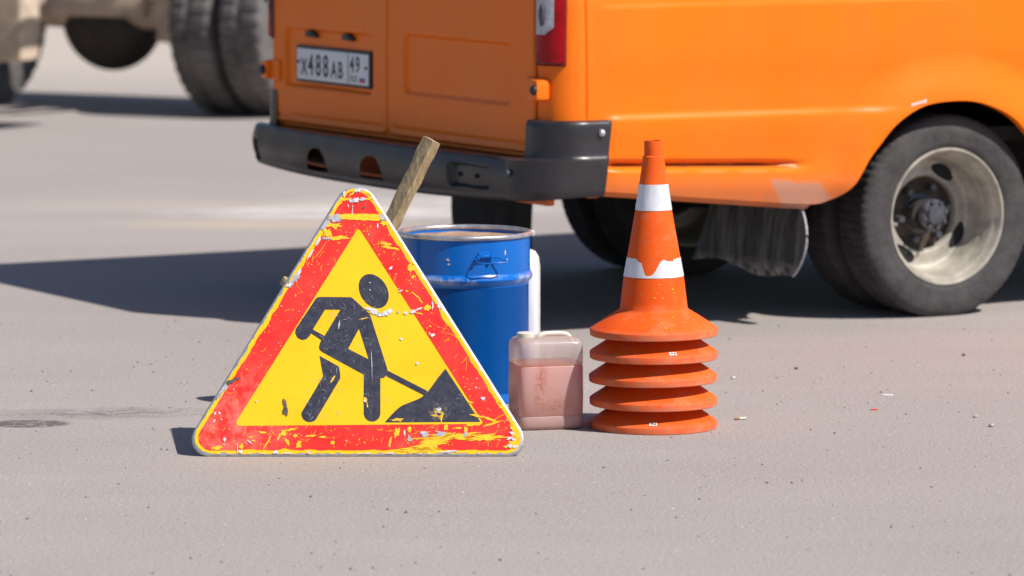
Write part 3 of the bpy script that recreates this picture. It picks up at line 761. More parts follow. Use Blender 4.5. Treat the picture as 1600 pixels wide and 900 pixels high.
# handle bracket and hanging wire bail; seam on the rim
def dp(ang, r, z): return Vector((r * math.cos(rad(ang)), r * math.sin(rad(ang)), z))
HA = -73.0
hb = bmesh.new()
rm = Matrix.Rotation(rad(HA + 90), 3, 'Z')
add_box(hb, dp(HA, R0 + 0.006, 0.442), (0.034, 0.004, 0.022), 0.0015, rm)
add_box(hb, dp(HA, R0 + 0.012, 0.440), (0.030, 0.008, 0.008), 0.003, rm)
for k in (-6, 6): add_box(hb, dp(HA + k, R0 + 0.014, 0.437), (0.008, 0.012, 0.013), 0.003, rm)
bk = bm_obj('handle_bracket', hb, M['drum'], drum, True, 40)
wire = [dp(HA - 5, R0 + 0.010, 0.440), dp(HA - 8, R0 + 0.016, 0.432), dp(HA - 7.5, R0 + 0.026, 0.425), dp(HA - 3, R0 + 0.034, 0.422), dp(HA + 12, R0 + 0.040, 0.4225), dp(HA + 17.5, R0 + 0.038, 0.4245), dp(HA + 17, R0 + 0.032, 0.427), dp(HA + 8, R0 + 0.014, 0.440), dp(HA + 5, R0 + 0.010, 0.440)]
tube('wire_handle', wire, 0.0021, M['drum'], drum, 8)
bm = bmesh.new(); add_box(bm, dp(2, R0 + 0.009, 0.491), (0.016, 0.022, 0.017), 0.004)
bm_obj('rim_clamp', bm, M['chip_white'], drum, True, 40)
for ang, z, w_, h_ in ((-52, 0.448, 0.002, 0.016), (-50, 0.424, 0.002, 0.014), (-150, 0.44, 0.003, 0.018), (-105, 0.43, 0.006, 0.007), (-104, 0.417, 0.004, 0.005)):
    bm = bmesh.new()
    n = 10; s = rng.random() * 20
    vs = []
    for k in range(n):
        q = 2 * math.pi * k / n; f = 1 + 0.5 * noise.noise(Vector((math.cos(q) * 2, math.sin(q) * 2, s)))
        vs.append(bm.verts.new(dp(ang + math.degrees(w_ * f * math.cos(q) / R0), R0 + 0.0038, z + h_ / 2 * f * math.sin(q))))
    bm.faces.new(vs); bm_obj('paint_splash', bm, M['stone_white'], drum)

# ------------------------------------------------------------------ canisters
def can_geo(rows, n=56, e=5.0):
    """rows: (z, half width, half depth, squareness)"""
    V, Fc = [], []
    for (z, w, d, ex) in rows:
        for k in range(n):
            q = 2 * math.pi * k / n; c, s = math.cos(q), math.sin(q)
            V.append((w * math.copysign(abs(c) ** (2 / ex), c), d * math.copysign(abs(s) ** (2 / ex), s), z))
    for i in range(len(rows) - 1):
        for k in range(n):
            k2 = (k + 1) % n; Fc.append((i * n + k, i * n + k2, (i + 1) * n + k2, (i + 1) * n + k))
    Fc.append(tuple(range(n))[::-1]); Fc.append(tuple((len(rows) - 1) * n + k for k in range(n)))
    return V, Fc
CW, CDp = 0.0945, 0.077
can = empty('jerrycan', (0.0955, 13.305, 0), (0, 0, rad(14)))
tag(can, 'translucent plastic jerrycan holding pinkish orange liquid, ivory cap, between the sign and the cones', 'canister')
rows = [(0.0015, CW - 0.016, CDp - 0.016, 5), (0.0, CW - 0.010, CDp - 0.010, 6), (0.004, CW - 0.003, CDp - 0.003, 7), (0.012, CW, CDp, 8), (0.036, CW, CDp, 8), (0.039, CW - 0.0022, CDp - 0.0022, 8), (0.042, CW, CDp, 8),
        (0.10, CW + 0.001, CDp + 0.0015, 8), (0.178, CW, CDp, 8), (0.181, CW - 0.0022, CDp - 0.0022, 8), (0.184, CW, CDp, 8), (0.228, CW, CDp, 8), (0.243, CW - 0.002, CDp - 0.002, 8), (0.251, CW - 0.007, CDp - 0.007, 7), (0.2560, CW - 0.016, CDp - 0.017, 6), (0.2585, CW - 0.04, CDp - 0.04, 5)]
V, Fc = can_geo(rows)
bm = bmesh.new(); vs = [bm.verts.new(v) for v in V]
for f in Fc: bm.faces.new([vs[i] for i in f])
bm_obj('shell', bm, M['can'], can, True, 50)
lr = [(0.003, CW - 0.012, CDp - 0.012, 6), (0.006, CW - 0.005, CDp - 0.005, 7), (0.013, CW - 0.0028, CDp - 0.0028, 8), (0.1, CW - 0.0018, CDp - 0.0014, 8), (0.176, CW - 0.0028, CDp - 0.0028, 8), (0.1865, CW - 0.0028, CDp - 0.0028, 8)]
V, Fc = can_geo(lr)
bm = bmesh.new(); vs = [bm.verts.new(v) for v in V]
for f in Fc: bm.faces.new([vs[i] for i in f])
bm_obj('liquid', bm, M['liquid'], can, True, 50)
cp = lathe('cap', [(0.0, 0.272), (0.021, 0.272), (0.0248, 0.2695), (0.0256, 0.264), (0.0256, 0.246), (0.022, 0.240), (0.0, 0.240)], 40, M['cap'], can, mod=lambda i, k, r: r - (0.0007 if (i in (3, 4) and k % 2) else 0))
cp.location = (-0.060, -0.006, 0.0)
hpts = spline([(-0.024, 0.0, 0.248), (-0.019, 0, 0.260), (-0.008, 0, 0.2665), (0.020, 0, 0.268), (0.052, 0, 0.2665), (0.066, 0, 0.260), (0.076, 0, 0.244)], 5)
tube('carry_handle', [(p.x, p.y, p.z - 0.003) for p in hpts], 0.0075, M['cap'], can, 12)
wc = empty('white_jerrycan', (-0.045, 14.27, 0), (0, 0, rad(-3)))
tag(wc, 'plain white plastic jerrycan standing behind the blue drum', 'canister')
W2, D2 = 0.128, 0.10
rows = [(0.0, W2 - 0.012, D2 - 0.012, 6), (0.006, W2 - 0.003, D2 - 0.003, 7), (0.015, W2, D2, 8), (0.355, W2, D2, 8), (0.385, W2 - 0.004, D2 - 0.005, 7), (0.402, W2 - 0.014, D2 - 0.016, 6), (0.412, W2 - 0.035, D2 - 0.04, 5)]
V, Fc = can_geo(rows); mesh_obj('shell', V, Fc, M['whitecan'], wc, True, autosmooth=50)
lathe('cap', [(0.0, 0.440), (0.026, 0.440), (0.028, 0.436), (0.028, 0.40), (0, 0.40)], 32, M['whitecan'], wc).location = (-0.06, 0, 0)
tube('carry_handle', spline([(-0.02, 0, 0.402), (-0.01, 0, 0.430), (0.04, 0, 0.432), (0.075, 0, 0.425), (0.085, 0, 0.398)], 4), 0.010, M['whitecan'], wc)

# ------------------------------------------------------------------ stack of traffic cones
CX, CY, DZ = 0.4005, 13.30, 0.0655
def cone_profile():
    o = [(0.0255, 0.550), (0.0262, 0.547), (0.0262, 0.508), (0.0300, 0.505), (0.0304, 0.500), (0.0400, 0.430), (0.0410, 0.427), (0.0515, 0.352), (0.0525, 0.349), (0.0860, 0.158), (0.0930, 0.098), (0.0955, 0.078), (0.0990, 0.072),
         (0.1080, 0.067), (0.1420, 0.0455), (0.1780, 0.0215), (0.1808, 0.0192), (0.1815, 0.0175), (0.1805, 0.002), (0.1780, 0.000)]
    i = [(0.1730, 0.000), (0.1700, 0.006), (0.1400, 0.032), (0.0985, 0.060), (0.0905, 0.068), (0.0880, 0.090), (0.0470, 0.349), (0.0250, 0.500), (0.0215, 0.508), (0.0215, 0.550)]
    return o + i
def cone_r(z):
    P = [(0.0300, 0.505), (0.0304, 0.500), (0.0400, 0.430), (0.0515, 0.352), (0.0860, 0.158), (0.0930, 0.098), (0.0955, 0.078)]
    for (r0, z0), (r1, z1) in zip(P, P[1:]):
        if z1 <= z <= z0: return r0 + (r1 - r0) * (z0 - z) / (z0 - z1)
    return P[-1][0]
CONE_LABEL = ['orange traffic cone at the bottom of the stack, resting on the asphalt, small sticker',
              'orange traffic cone next above the bottom one in the stack',
              'orange traffic cone in the middle of the stack of five',
              'orange traffic cone next below the top one, white sticker on its flange',
              'topmost orange traffic cone with one whole and one torn white reflective band']
V0, F0 = lathe_geo(cone_profile(), 96, loop=True)
cone_me = None
cr = random.Random(3)
for i in range(5):
    e = empty('traffic_cone', (CX + (cr.uniform(-0.0018, 0.0018) if i else 0), CY, i * DZ + (cr.uniform(-0.001, 0.0012) if i else 0)), (rad(cr.uniform(-0.5, 0.5)) if i else 0, rad(cr.uniform(-0.6, 0.6)) if i else 0, rad(cr.uniform(0, 360))))
    if i == 4: e.rotation_euler = (0, rad(-0.3), 0)
    tag(e, CONE_LABEL[i], 'traffic cone', 'stacked traffic cones')
    if cone_me is None:
        o = mesh_obj('cone_body', V0, F0, M['cone'], e, True, autosmooth=32); cone_me = o.data
    else:
        o = bpy.data.objects.new('cone_body', cone_me); col.objects.link(o); o.parent = e
    if i == 4: top = e
    if i in (0, 3):
        # small sticker on the flange, facing the camera side
        a0 = {0: -92, 3: -73}[i] - math.degrees(e.rotation_euler.z)
        bm = bmesh.new(); vs = []
        for (da, t) in ((-3.6, 0.12), (3.6, 0.12), (3.6, 0.42), (-3.6, 0.42)):
            r = 0.1785 - 0.036 * t; z = 0.0225 + 0.0240 * t + 0.0009
            vs.append(bm.verts.new((r * math.cos(rad(a0 + da)), r * math.sin(rad(a0 + da)), z)))
        bm.faces.new(vs); st = bm_obj('sticker', bm, M['sticker'], e)
        bm = bmesh.new()
        for (d0, d1, t0, t1) in ((-2.6, 0.4, 0.30, 0.35), (-2.2, 1.9, 0.22, 0.27), (1.4, 2.6, 0.16, 0.36)):
            vs = []
            for da, t in ((d0, t0), (d1, t0), (d1, t1), (d0, t1)):
                r = 0.1785 - 0.036 * t; z = 0.0225 + 0.0240 * t + 0.0013
                vs.append(bm.verts.new((r * math.cos(rad(a0 + da)), r * math.sin(rad(a0 + da)), z)))
            bm.faces.new(vs)
        bm_obj('print', bm, M['chip_dark'], st)
def band(name, zlo, zhi, mat, topf=None, n=180, rows=6):
    V, Fc = [], []
    for k in range(n):
        q = 2 * math.pi * k / n; zt = topf(math.degrees(q)) if topf else zhi
        for j in range(rows):
            z = zlo + (zt - zlo) * j / (rows - 1); r = cone_r(z) + 0.0011 + 0.0003 * noise.noise(Vector((q * 6, z * 60, 1)))
            V.append((r * math.cos(q), r * math.sin(q), z))
    for k in range(n):
        k2 = (k + 1) % n
        for j in range(rows - 1): Fc.append((k * rows + j, k2 * rows + j, k2 * rows + j + 1, k * rows + j + 1))
    return mesh_obj(name, V, Fc, mat, top, True)
ZB = 4 * DZ
band('reflective_band', 0.355, 0.428, M['band'])
def torn(a):
    a = (a + 180) % 360 - 180
    full = 0.221
    d = noise.fractal(Vector((a * 0.11, 0.3, 7)), 0.55, 2.3, 5) * 0.0045 + noise.noise(Vector((a * 0.6, 4, 1))) * 0.0032 + noise.noise(Vector((a * 1.9, 4, 1))) * 0.0016
    v = sstep(-121, -106, a) * (1 - sstep(-100, -72, a)) + 0.10 * sstep(-134, -121, a) * (1 - sstep(-121, -110, a))
    z = full - 0.004 * sstep(-132, -118, a) * (1 - sstep(-36, -32, a)) - 0.044 * min(1, v) + d
    return max(0.1735, min(0.2225, z))
tb = band('torn_reflective_band', 0.168, 0.221, M['band'], torn, n=300)
tb['label'] = 'torn white reflective band'
yr = random.Random(8); bm = bmesh.new()
for k in range(34):          # specks of yellow paint
    a = rad(yr.gauss(-62, 16)); z = yr.uniform(0.03, 0.165)
    r = cone_r(z) if z > 0.078 else 0.108 + (0.067 - min(z, 0.067)) / 0.0415 * 0.066
    if 0.062 < z < 0.09: continue
    s = yr.uniform(0.0009, 0.0026); vs = []
    c = Vector(((r + 0.0011) * math.cos(a), (r + 0.0011) * math.sin(a), z + 0.0007))
    tx = Vector((-math.sin(a), math.cos(a), 0)); tz = Vector((0, 0, 1)) if z > 0.078 else Vector((-math.cos(a) * 0.85, -math.sin(a) * 0.85, 0.53))
    for j in range(7):
        q = 2 * math.pi * j / 7; f = yr.uniform(0.7, 1.3) * s; vs.append(bm.verts.new(c + tx * math.cos(q) * f + tz * math.sin(q) * f))
    bm.faces.new(vs)
o = bm_obj('paint_specks', bm, M['chip_yellow'], top); o['kind'] = 'stuff'

# ------------------------------------------------------------------ orange van (local x = forward, y = across from the near side, z = up)
VAN_YAW = rad(30); W = 2.07
van = empty('work_van', (0.141, 15.326, 0), (0, 0, VAN_YAW))
tag(van, 'orange panel van with grey rear bumper and twin rear wheels parked behind the cones', 'van')
ARCH = [(0.90, 0.4202), (0.95, 0.4155), (1.00, 0.4115), (1.03, 0.412), (1.06, 0.4185), (1.106, 0.437), (1.141, 0.463), (1.163, 0.490), (1.182, 0.521), (1.206, 0.558), (1.244, 0.602), (1.312, 0.674), (1.415, 0.728), (1.530, 0.744), (1.655, 0.736), (1.77, 0.694), (1.842, 0.640), (1.92, 0.552), (1.97, 0.46), (2.00, 0.412), (2.06, 0.400)]
arch_s = [(p.x, p.y) for p in spline([(a, z, 0) for a, z in ARCH], 8)]
arch_a = np.array([p[0] for p in arch_s]); arch_z = np.array([p[1] for p in arch_s])
arch_a = np.maximum.accumulate(arch_a)
flare_pts = np.array([(a, z) for a, z in arch_s if 1.13 < a < 1.98])
def z_bottom(a, rear):
    if rear > 0: return 0.60 - 0.115 * sstep(0.06, 0.14, a) if a < 0.2 else 0.485
    if a < 0.90: return 0.4865 - 0.0975 * (a - 0.22) if a > 0.18 else 0.60 - 0.115 * sstep(0.06, 0.14, a)
    if a <= 2.06: return float(np.interp(a, arch_a, arch_z))
    if 3.95 < a < 4.85: return 0.40 + 0.36 * math.sqrt(max(0, 1 - ((a - 4.4) / 0.45) ** 2))
    return 0.40
T_UP = [(0.40, 0.0), (0.9, 0.0), (1.1, 0.008), (1.3, 0.030), (1.6, 0.068), (1.85, 0.105), (1.95, 0.135), (2.01, 0.19), (2.04, 0.30)]
def t_base(z): return float(np.interp(z, [p[0] for p in T_UP], [p[1] for p in T_UP]))
def crease(a, z):
    """inward offset of the side pressing: shoulder line, lower swage, turned-under sill"""
    s = sstep(0.16, 0.235, a)
    zc = 0.732 - 0.006 * (a - 0.22)
    fade = 1.0 - 0.9 * sstep(0.95, 1.45, a)
    off = -0.013 * sstep(zc + 0.011, zc - 0.013, z) * s * fade
    off += 0.012 * sstep(zc - 0.03, 0.55, z) * s
    gz = 0.574 - 0.036 * (a - 0.22); gf = s * (1 - sstep(0.80, 1.02, a))
    d = z - gz
    off += gf * (0.026 * math.exp(-(d / 0.011) ** 2) + 0.0 )
    off -= gf * 0.012 * sstep(0.004, -0.022, d)
    off += 0.018 * sstep(gz - 0.05, gz - 0.16, z) * s
    off += 0.006 * math.exp(-((a - 0.1175) / 0.0028) ** 2) * sstep(0.70, 0.74, z)
    zu = 1.093
    off -= 0.006 * sstep(zu + 0.007, zu - 0.007, z) * sstep(0.14, 0.22, a) * (1 if z > 0.95 else sstep(0.80, 0.95, z))
    return off
def flare(a, z):
    if a < 1.0 or a > 2.2 or z > 1.05: return 0.0
    d = math.sqrt(float(np.min((flare_pts[:, 0] - a) ** 2 + (flare_pts[:, 1] - z) ** 2)))
    k = max(0.0, 1 - d / 0.17)
    return -0.042 * k * k * (3 - 2 * k) * sstep(1.02, 1.2, a)
# plan path: rear centre -> corner -> side -> nose
RC = 0.105
path = []
for k in range(9): path.append((0.0, W / 2 + (RC - W / 2) * k / 8, (1, 0), 1.0))
for k in range(1, 13):
    q = math.pi / 2 * k / 12
    path.append((RC - RC * math.cos(q), RC - RC * math.sin(q), (math.cos(q), math.sin(q)), 1.0 - k / 12))
aa = [0.108, 0.111, 0.1135, 0.116, 0.1175, 0.119, 0.1215, 0.124, 0.128] + [0.132 + 0.012 * k for k in range(11)] + [0.264 + 0.018 * k for k in range(36)] + [0.912 + 0.009 * k for k in range(128)]
aa = [a for a in aa if a < 2.07] + [2.08 + 0.1 * k for k in range(18)] + [3.9 + 0.03 * k for k in range(34)]
for a in aa: path.append((a, 0.0, (0, 1), 0.0))
for k in range(1, 11):
    q = math.pi / 2 * k / 10
    path.append((4.92 + 0.38 * math.sin(q), 0.40 - 0.40 * math.cos(q), (-math.sin(q), math.cos(q)), 0.0))
path.append((5.32, W / 2, (-1, 0), 0.0))
zr = [0.40 + 0.0085 * k for k in range(83)] + [1.11, 1.15]
zup = [1.22, 1.3, 1.45, 1.6, 1.75, 1.85, 1.92, 1.96, 1.99, 2.01, 2.03, 2.04]
def nose(a): return 1.0 - 0.52 * sstep(3.75, 4.75, a) if a > 3.75 else 1.0
V, Fc, fmi = [], [], []
cols = []
for (a, b, inw, rw) in path:
    zb = z_bottom(a, rw); colv = []
    def put(z, off):
        colv.append(len(V)); V.append((a + inw[0] * off, b + inw[1] * off, z))
    o0 = (0.0 if rw > 0.5 else 1.0)
    put(zb - 0.018 * (1 if a < 1.0 else 0), 0.035 + flare(a, zb)); put(zb - 0.012 * (1 if a < 1.0 else 0), 0.020 + flare(a, zb)); put(zb + 0.001, 0.010 + flare(a, zb))
    for z in zr:
        zz = zb + (z - 0.40) / 0.75 * (1.15 - zb)
        off = t_base(zz) * (1 - 0.8 * rw) + (crease(a, zz) + flare(a, zz)) * (1 - rw)
        put(zz, off)
    for z in zup:
        zz = 1.0 + (z - 1.0) * nose(a); put(zz, t_base(z) * (1 - 0.8 * rw) + (0.25 * (1 - nose(a)) * (z - 1.0)))
    colv.append(len(V)); V.append((max(a, 0.08) if a < 5 else 5.0, W / 2, 1.0 + 1.06 * nose(a)))
    cols.append(colv)
for i in range(len(cols) - 1):
    c0, c1 = cols[i], cols[i + 1]
    for j in range(len(c0) - 1):
        am = V[c0[j]][0]; zm = V[c0[j]][2]
        Fc.append((c0[j], c1[j], c1[j + 1], c0[j + 1]))
        n_ = j - 3 - len(zr)
        fmi.append(1 if (0 <= n_ <= 5 and (3.3 < path[i][0] < 4.1) and path[i][3] == 0) or (1 <= n_ <= 6 and path[i][0] > 4.95) else 0)
nv = len(V); nf = len(Fc)
V += [(x, W - y, z) for x, y, z in V]
Fc += [tuple(nv + i for i in f[::-1]) for f in Fc[:nf]]; fmi += fmi[:nf]
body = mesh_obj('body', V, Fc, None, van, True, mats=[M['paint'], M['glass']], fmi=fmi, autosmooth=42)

def grid_panel(name, b0, b1, zs, bstep, fn, mat, parent=None, hole=None, auto=45):
    """sheet in the rear plane; fn(b,z) gives its fore-aft place"""
    nb = max(2, int(round((b1 - b0) / bstep))); V, Fc = [], []
    for i in range(nb + 1):
        b = b0 + (b1 - b0) * i / nb
        for z in zs: V.append((fn(b, z), b, z))
    n = len(zs)
    for i in range(nb):
        for j in range(n - 1):
            if hole and hole(b0 + (b1 - b0) * (i + 0.5) / nb, (zs[j] + zs[j + 1]) / 2): continue
            Fc.append((i * n + j, i * n + j + 1, (i + 1) * n + j + 1, (i + 1) * n + j))
    return mesh_obj(name, V, Fc, mat, parent, True, autosmooth=auto)
def sdbox(b, z, b0, b1, z0, z1, r):
    dx = abs(b - (b0 + b1) / 2) - (b1 - b0) / 2 + r; dz = abs(z - (z0 + z1) / 2) - (z1 - z0) / 2 + r
    return math.hypot(max(dx, 0), max(dz, 0)) + min(max(dx, dz), 0) - r
def door(b0, b1, recs):
    zs = [0.612 + 0.006 * k for k in range(82)] + [1.12, 1.2, 1.3, 1.5, 1.7, 1.8, 1.86, 1.89]
    def fn(b, z):
        e = sdbox(b, z, b0, b1, 0.612, 1.89, 0.03)
        a = 0.2 * t_base(z) - 0.012 + 0.008 * sstep(-0.007, 0.0, e)
        a += (0.004 * math.exp(-((e + 0.026) / 0.007) ** 2)) * sstep(0.70, 0.64, z)
        for (r0, r1, z0, z1, dep, rr) in recs:
            a += dep * sstep(0.006, -0.010, sdbox(b, z, r0, r1, z0, z1, rr))
        return a - 0.006 * math.sin(math.pi * (b - b0) / (b1 - b0))
    o = grid_panel('rear_door', b0, b1, zs, 0.0065, fn, M['paint'], van)
    return o
door_r = door(0.118, 1.1195, [(0.262, 0.998, 0.763, 0.965, 0.013, 0.03)])
door_l = door(1.124, 1.985, [(1.225, 1.885, 0.745, 0.952, 0.019, 0.03)])
door_l['label'] = 'rear door carrying the number plate'
# hinges
for (b, a, z, s) in ((0.085, -0.020, 0.825, 1), (1.985, -0.020, 0.795, -1)):
    bm = bmesh.new()
    add_box(bm, (a + 0.010, b + 0.03 * s, z), (0.030, 0.085, 0.075), 0.008)
    add_box(bm, (a + 0.002, b - 0.012 * s, z), (0.050, 0.050, 0.066), 0.010)
    h = bm_obj('door_hinge', bm, M['paint'], van, True, 40)
    bm = bmesh.new(); bmesh.ops.create_uvsphere(bm, u_segments=20, v_segments=12, radius=0.0165)
    for v in bm.verts: v.co.x *= 0.7
    k = bm_obj('hinge_bolt', bm, M['plastic_black'], h, True); k.location = (a - 0.026, b - (0.022 if s > 0 else 0.012) * s, z)
# number plate
PB0, PB1, PZ0, PZ1 = 1.243, 1.800, 0.762, 0.893
bm = bmesh.new(); add_box(bm, (-0.006, (PB0 + PB1) / 2, (PZ0 + PZ1) / 2), (0.012, PB1 - PB0, PZ1 - PZ0), 0.005)
plate = bm_obj('number_plate', bm, M['plastic_black'], van, True, 40); plate['label'] = 'white number plate in a black frame'
bm = bmesh.new(); add_box(bm, (-0.0125, (PB0 + PB1) / 2, (PZ0 + PZ1) / 2), (0.004, PB1 - PB0 - 0.022, PZ1 - PZ0 - 0.022), 0.0015)
bm_obj('plate_face', bm, M['white_plate'], plate, True, 40)
def text_part(txt, name, mat, parent, loc, size, xscale=1.0, bold=0.0):
    cu = bpy.data.curves.new('txt', 'FONT'); cu.body = txt; cu.size = size; cu.align_x = 'LEFT'; cu.offset = bold
    o = bpy.data.objects.new('txt', cu); col.objects.link(o)
    bpy.context.view_layer.update()
    me = bpy.data.meshes.new_from_object(o.evaluated_get(bpy.context.evaluated_depsgraph_get()))
    bpy.data.objects.remove(o); bpy.data.curves.remove(cu)
    for v in me.vertices:          # text x runs from the far side to the near side of the van, seen from behind
        x, y = v.co.x * xscale, v.co.y
        v.co = (0, -x, y)
    me.materials.clear(); me.materials.append(mat)
    t = bpy.data.objects.new(name, me); col.objects.link(t); t.parent = parent; t.location = loc
    return t
PA = -0.0152
for txt, b, z, s, xs in (('X', 1.757, 0.790, 0.082, 0.80), ('4', 1.704, 0.790, 0.108, 0.78), ('8', 1.647, 0.790, 0.108, 0.78), ('8', 1.590, 0.790, 0.108, 0.78), ('A', 1.530, 0.790, 0.082, 0.80), ('B', 1.478, 0.790, 0.082, 0.80), ('4', 1.388, 0.817, 0.078, 0.80), ('9', 1.346, 0.817, 0.078, 0.80), ('RUS', 1.385, 0.783, 0.030, 0.95)):
    text_part(txt, 'plate_character', M['ink'], plate, (PA, b, z), s, xs, 0.0015 if s > 0.05 else 0.0)
for i, m in enumerate(('flag_w', 'flag_b', 'flag_r')):
    bm = bmesh.new(); add_box(bm, (PA, 1.297, 0.802 - i * 0.008), (0.001, 0.040, 0.0079)); bm_obj('plate_flag', bm, M[m], plate)
bm = bmesh.new(); add_box(bm, (PA, 1.4005, 0.8275), (0.001, 0.003, 0.105)); bm_obj('plate_divider', bm, M['ink'], plate)
for b in (1.775, 1.268):
    bm = bmesh.new(); bmesh.ops.create_uvsphere(bm, u_segments=12, v_segments=8, radius=0.006); s = bm_obj('plate_screw', bm, M['ink'], plate, True); s.location = (PA, b, 0.834)
for b in (1.690, 1.415):
    bm = bmesh.new(); add_box(bm, (-0.004, b, 0.936), (0.036, 0.052, 0.024), 0.008); add_box(bm, (-0.006, b - 0.03, 0.930), (0.026, 0.03, 0.014), 0.005)
    bm_obj('plate_lamp', bm, M['plastic_black'], van, True, 40)
# tail lamps follow the rounded corner
def corner_pt(u, off):
    """u: distance along the plan path measured from the start of the corner (negative = rear face)"""
    L = RC * math.pi / 2
    if u < 0: return (-off, RC - u)
    if u < L:
        q = u / RC; return (RC - (RC + off) * math.cos(q), RC - (RC + off) * math.sin(q))
    return (RC + u - L, -off)
def corner_sheet(name, u0, u1, zs, offf, mat, parent, mirror=False, nu=24, ufn=None, auto=50):
    V, Fc = [], []
    for i in range(nu + 1):
        for z in zs:
            f = i / nu; uu = (u0 + (u1 - u0) * f) if ufn is None else ufn(f, z)
            p = corner_pt(uu, offf(f, z)); V.append((p[0] + 0.2 * t_base(z), (W - p[1]) if mirror else p[1], z))
    n = len(zs)
    for i in range(nu):
        for j in range(n - 1):
            f = (i * n + j, (i + 1) * n + j, (i + 1) * n + j + 1, i * n + j + 1); Fc.append(f if mirror else f[::-1])
    return mesh_obj(name, V, Fc, mat, parent, True, autosmooth=auto)
for mir in (False, True):
    zs = [0.900, 0.903, 0.910, 0.925] + [0.95 + 0.05 * k for k in range(12)] + [1.515, 1.52]
    def lo(f, z):
        e = min(f, 1 - f) / 0.10; ez = min(z - 0.900, 1.52 - z) / 0.012
        return -0.004 + 0.026 * math.sqrt(max(0, min(1, e))) * math.sqrt(max(0, min(1, ez)))
    lamp = corner_sheet('tail_lamp', -0.002, 0.108, zs, lo, M['dark_lens'], van, mir)
    zs2 = [0.915] + [0.93 + 0.01 * k for k in range(58)]
    corner_sheet('red_lens', 0.014, 0.103, zs2, lambda f, z: 0.0225 + 0.004 * math.sin(math.pi * f), M['red_lens'], lamp, mir)
    def uc(f, z):
        top = 0.074 - max(0, (1.030 - z)) * 1.05 if z < 1.030 else 0.074
        return 0.018 + (max(0.0185, top) - 0.018) * f
    corner_sheet('clear_lens', 0, 0, [1.005 + 0.005 * k for k in range(90)], lambda f, z: 0.0275 + 0.004 * math.sin(math.pi * f) + 0.0008 * math.sin(z * 700), M['clear_lens'], lamp, mir, ufn=uc)
    bm = bmesh.new(); bmesh.ops.create_uvsphere(bm, u_segments=16, v_segments=10, radius=0.021)
    for v in bm.verts: v.co.z *= 1.7; v.co.x *= 0.35; v.co.y *= 0.7
    bl = bm_obj('bulb_shade', bm, M['hub'], lamp, True); p = corner_pt(0.040, 0.031); bl.location = (p[0], W - p[1] if mir else p[1], 1.068)
# valance, bumper and its end caps
bm = bmesh.new(); add_box(bm, (0.045, W / 2, 0.525), (0.03, 1.86, 0.17), 0.006); bm_obj('rear_valance', bm, M['paint'], van, True, 40)
def bow(b): return -0.098 - 0.045 * (1 - ((b - W / 2) / 0.95) ** 2) + 0.055 * max(0.0, (b - 1.90) / 0.155) ** 2.2
def bz(b): return 0.447 + 0.022 * abs((b - W / 2) / 0.95) ** 3
def bump_hole(b, z):
    for c in (1.395, 0.985):
        if abs(b - c) < 0.082 and 0.474 < z < 0.474 + 0.080 * math.sqrt(max(0, 1 - (abs(b - c) / 0.082) ** 2.4)): return True
    return False
prof = [(0.0, 0.597, 'top'), (0.45, 0.600, 'top'), (0.9, 0.600, 'top'), (1.0, 0.596, 'f')]
zs = [0.0 + k / 34 for k in range(35)]
V, Fc = [], []; nb = 420; b0, b1 = 0.115, 2.055
for i in range(nb + 1):
    b = b0 + (b1 - b0) * i / nb; a = bow(b)
    L = [(0.03, 0.592), (a * 0.5, 0.600), (a + 0.012, 0.602), (a + 0.003, 0.599)]
    for f in zs:
        z = 0.594 - f * (0.594 - bz(b) - 0.008)
        x = a - 0.012 * math.sin(math.pi * min(1, f * 1.1))
        for (p0, p1, z0, z1) in ((0.235, 0.475, 0.492, 0.566), (1.90, 2.00, 0.476, 0.552)):
            x += 0.022 * sstep(0.004, -0.008, sdbox(b, z, p0, p1, z0, z1, 0.01))
        L.append((x, z))
    L += [(a + 0.006, bz(b)), (a + 0.03, bz(b) - 0.003), (0.02, bz(b) + 0.01)]
    V += [(x, b, z) for x, z in L]
n = len(L)
for i in range(nb):
    for j in range(n - 1):
        bm_ = b0 + (b1 - b0) * (i + 0.5) / nb
        if 4 <= j < 4 + 34 and bump_hole(bm_, (V[i * n + j][2] + V[i * n + j + 1][2]) / 2): continue
        Fc.append((i * n + j, (i + 1) * n + j, (i + 1) * n + j + 1, i * n + j + 1))
Fc.append(tuple(range(n))); Fc.append(tuple(nb * n + j for j in range(n))[::-1])
bump = mesh_obj('rear_bumper', V, Fc, M['bumper'], van, True, autosmooth=45)
for c in (0.425, 0.375, 0.325):
    if c == 0.375: continue
    bm = bmesh.new(); bmesh.ops.create_uvsphere(bm, u_segments=10, v_segments=6, radius=0.008); k = bm_obj('pocket_hole', bm, M['hole'], bump, True); k.location = (bow(c) + 0.008, c, 0.53)
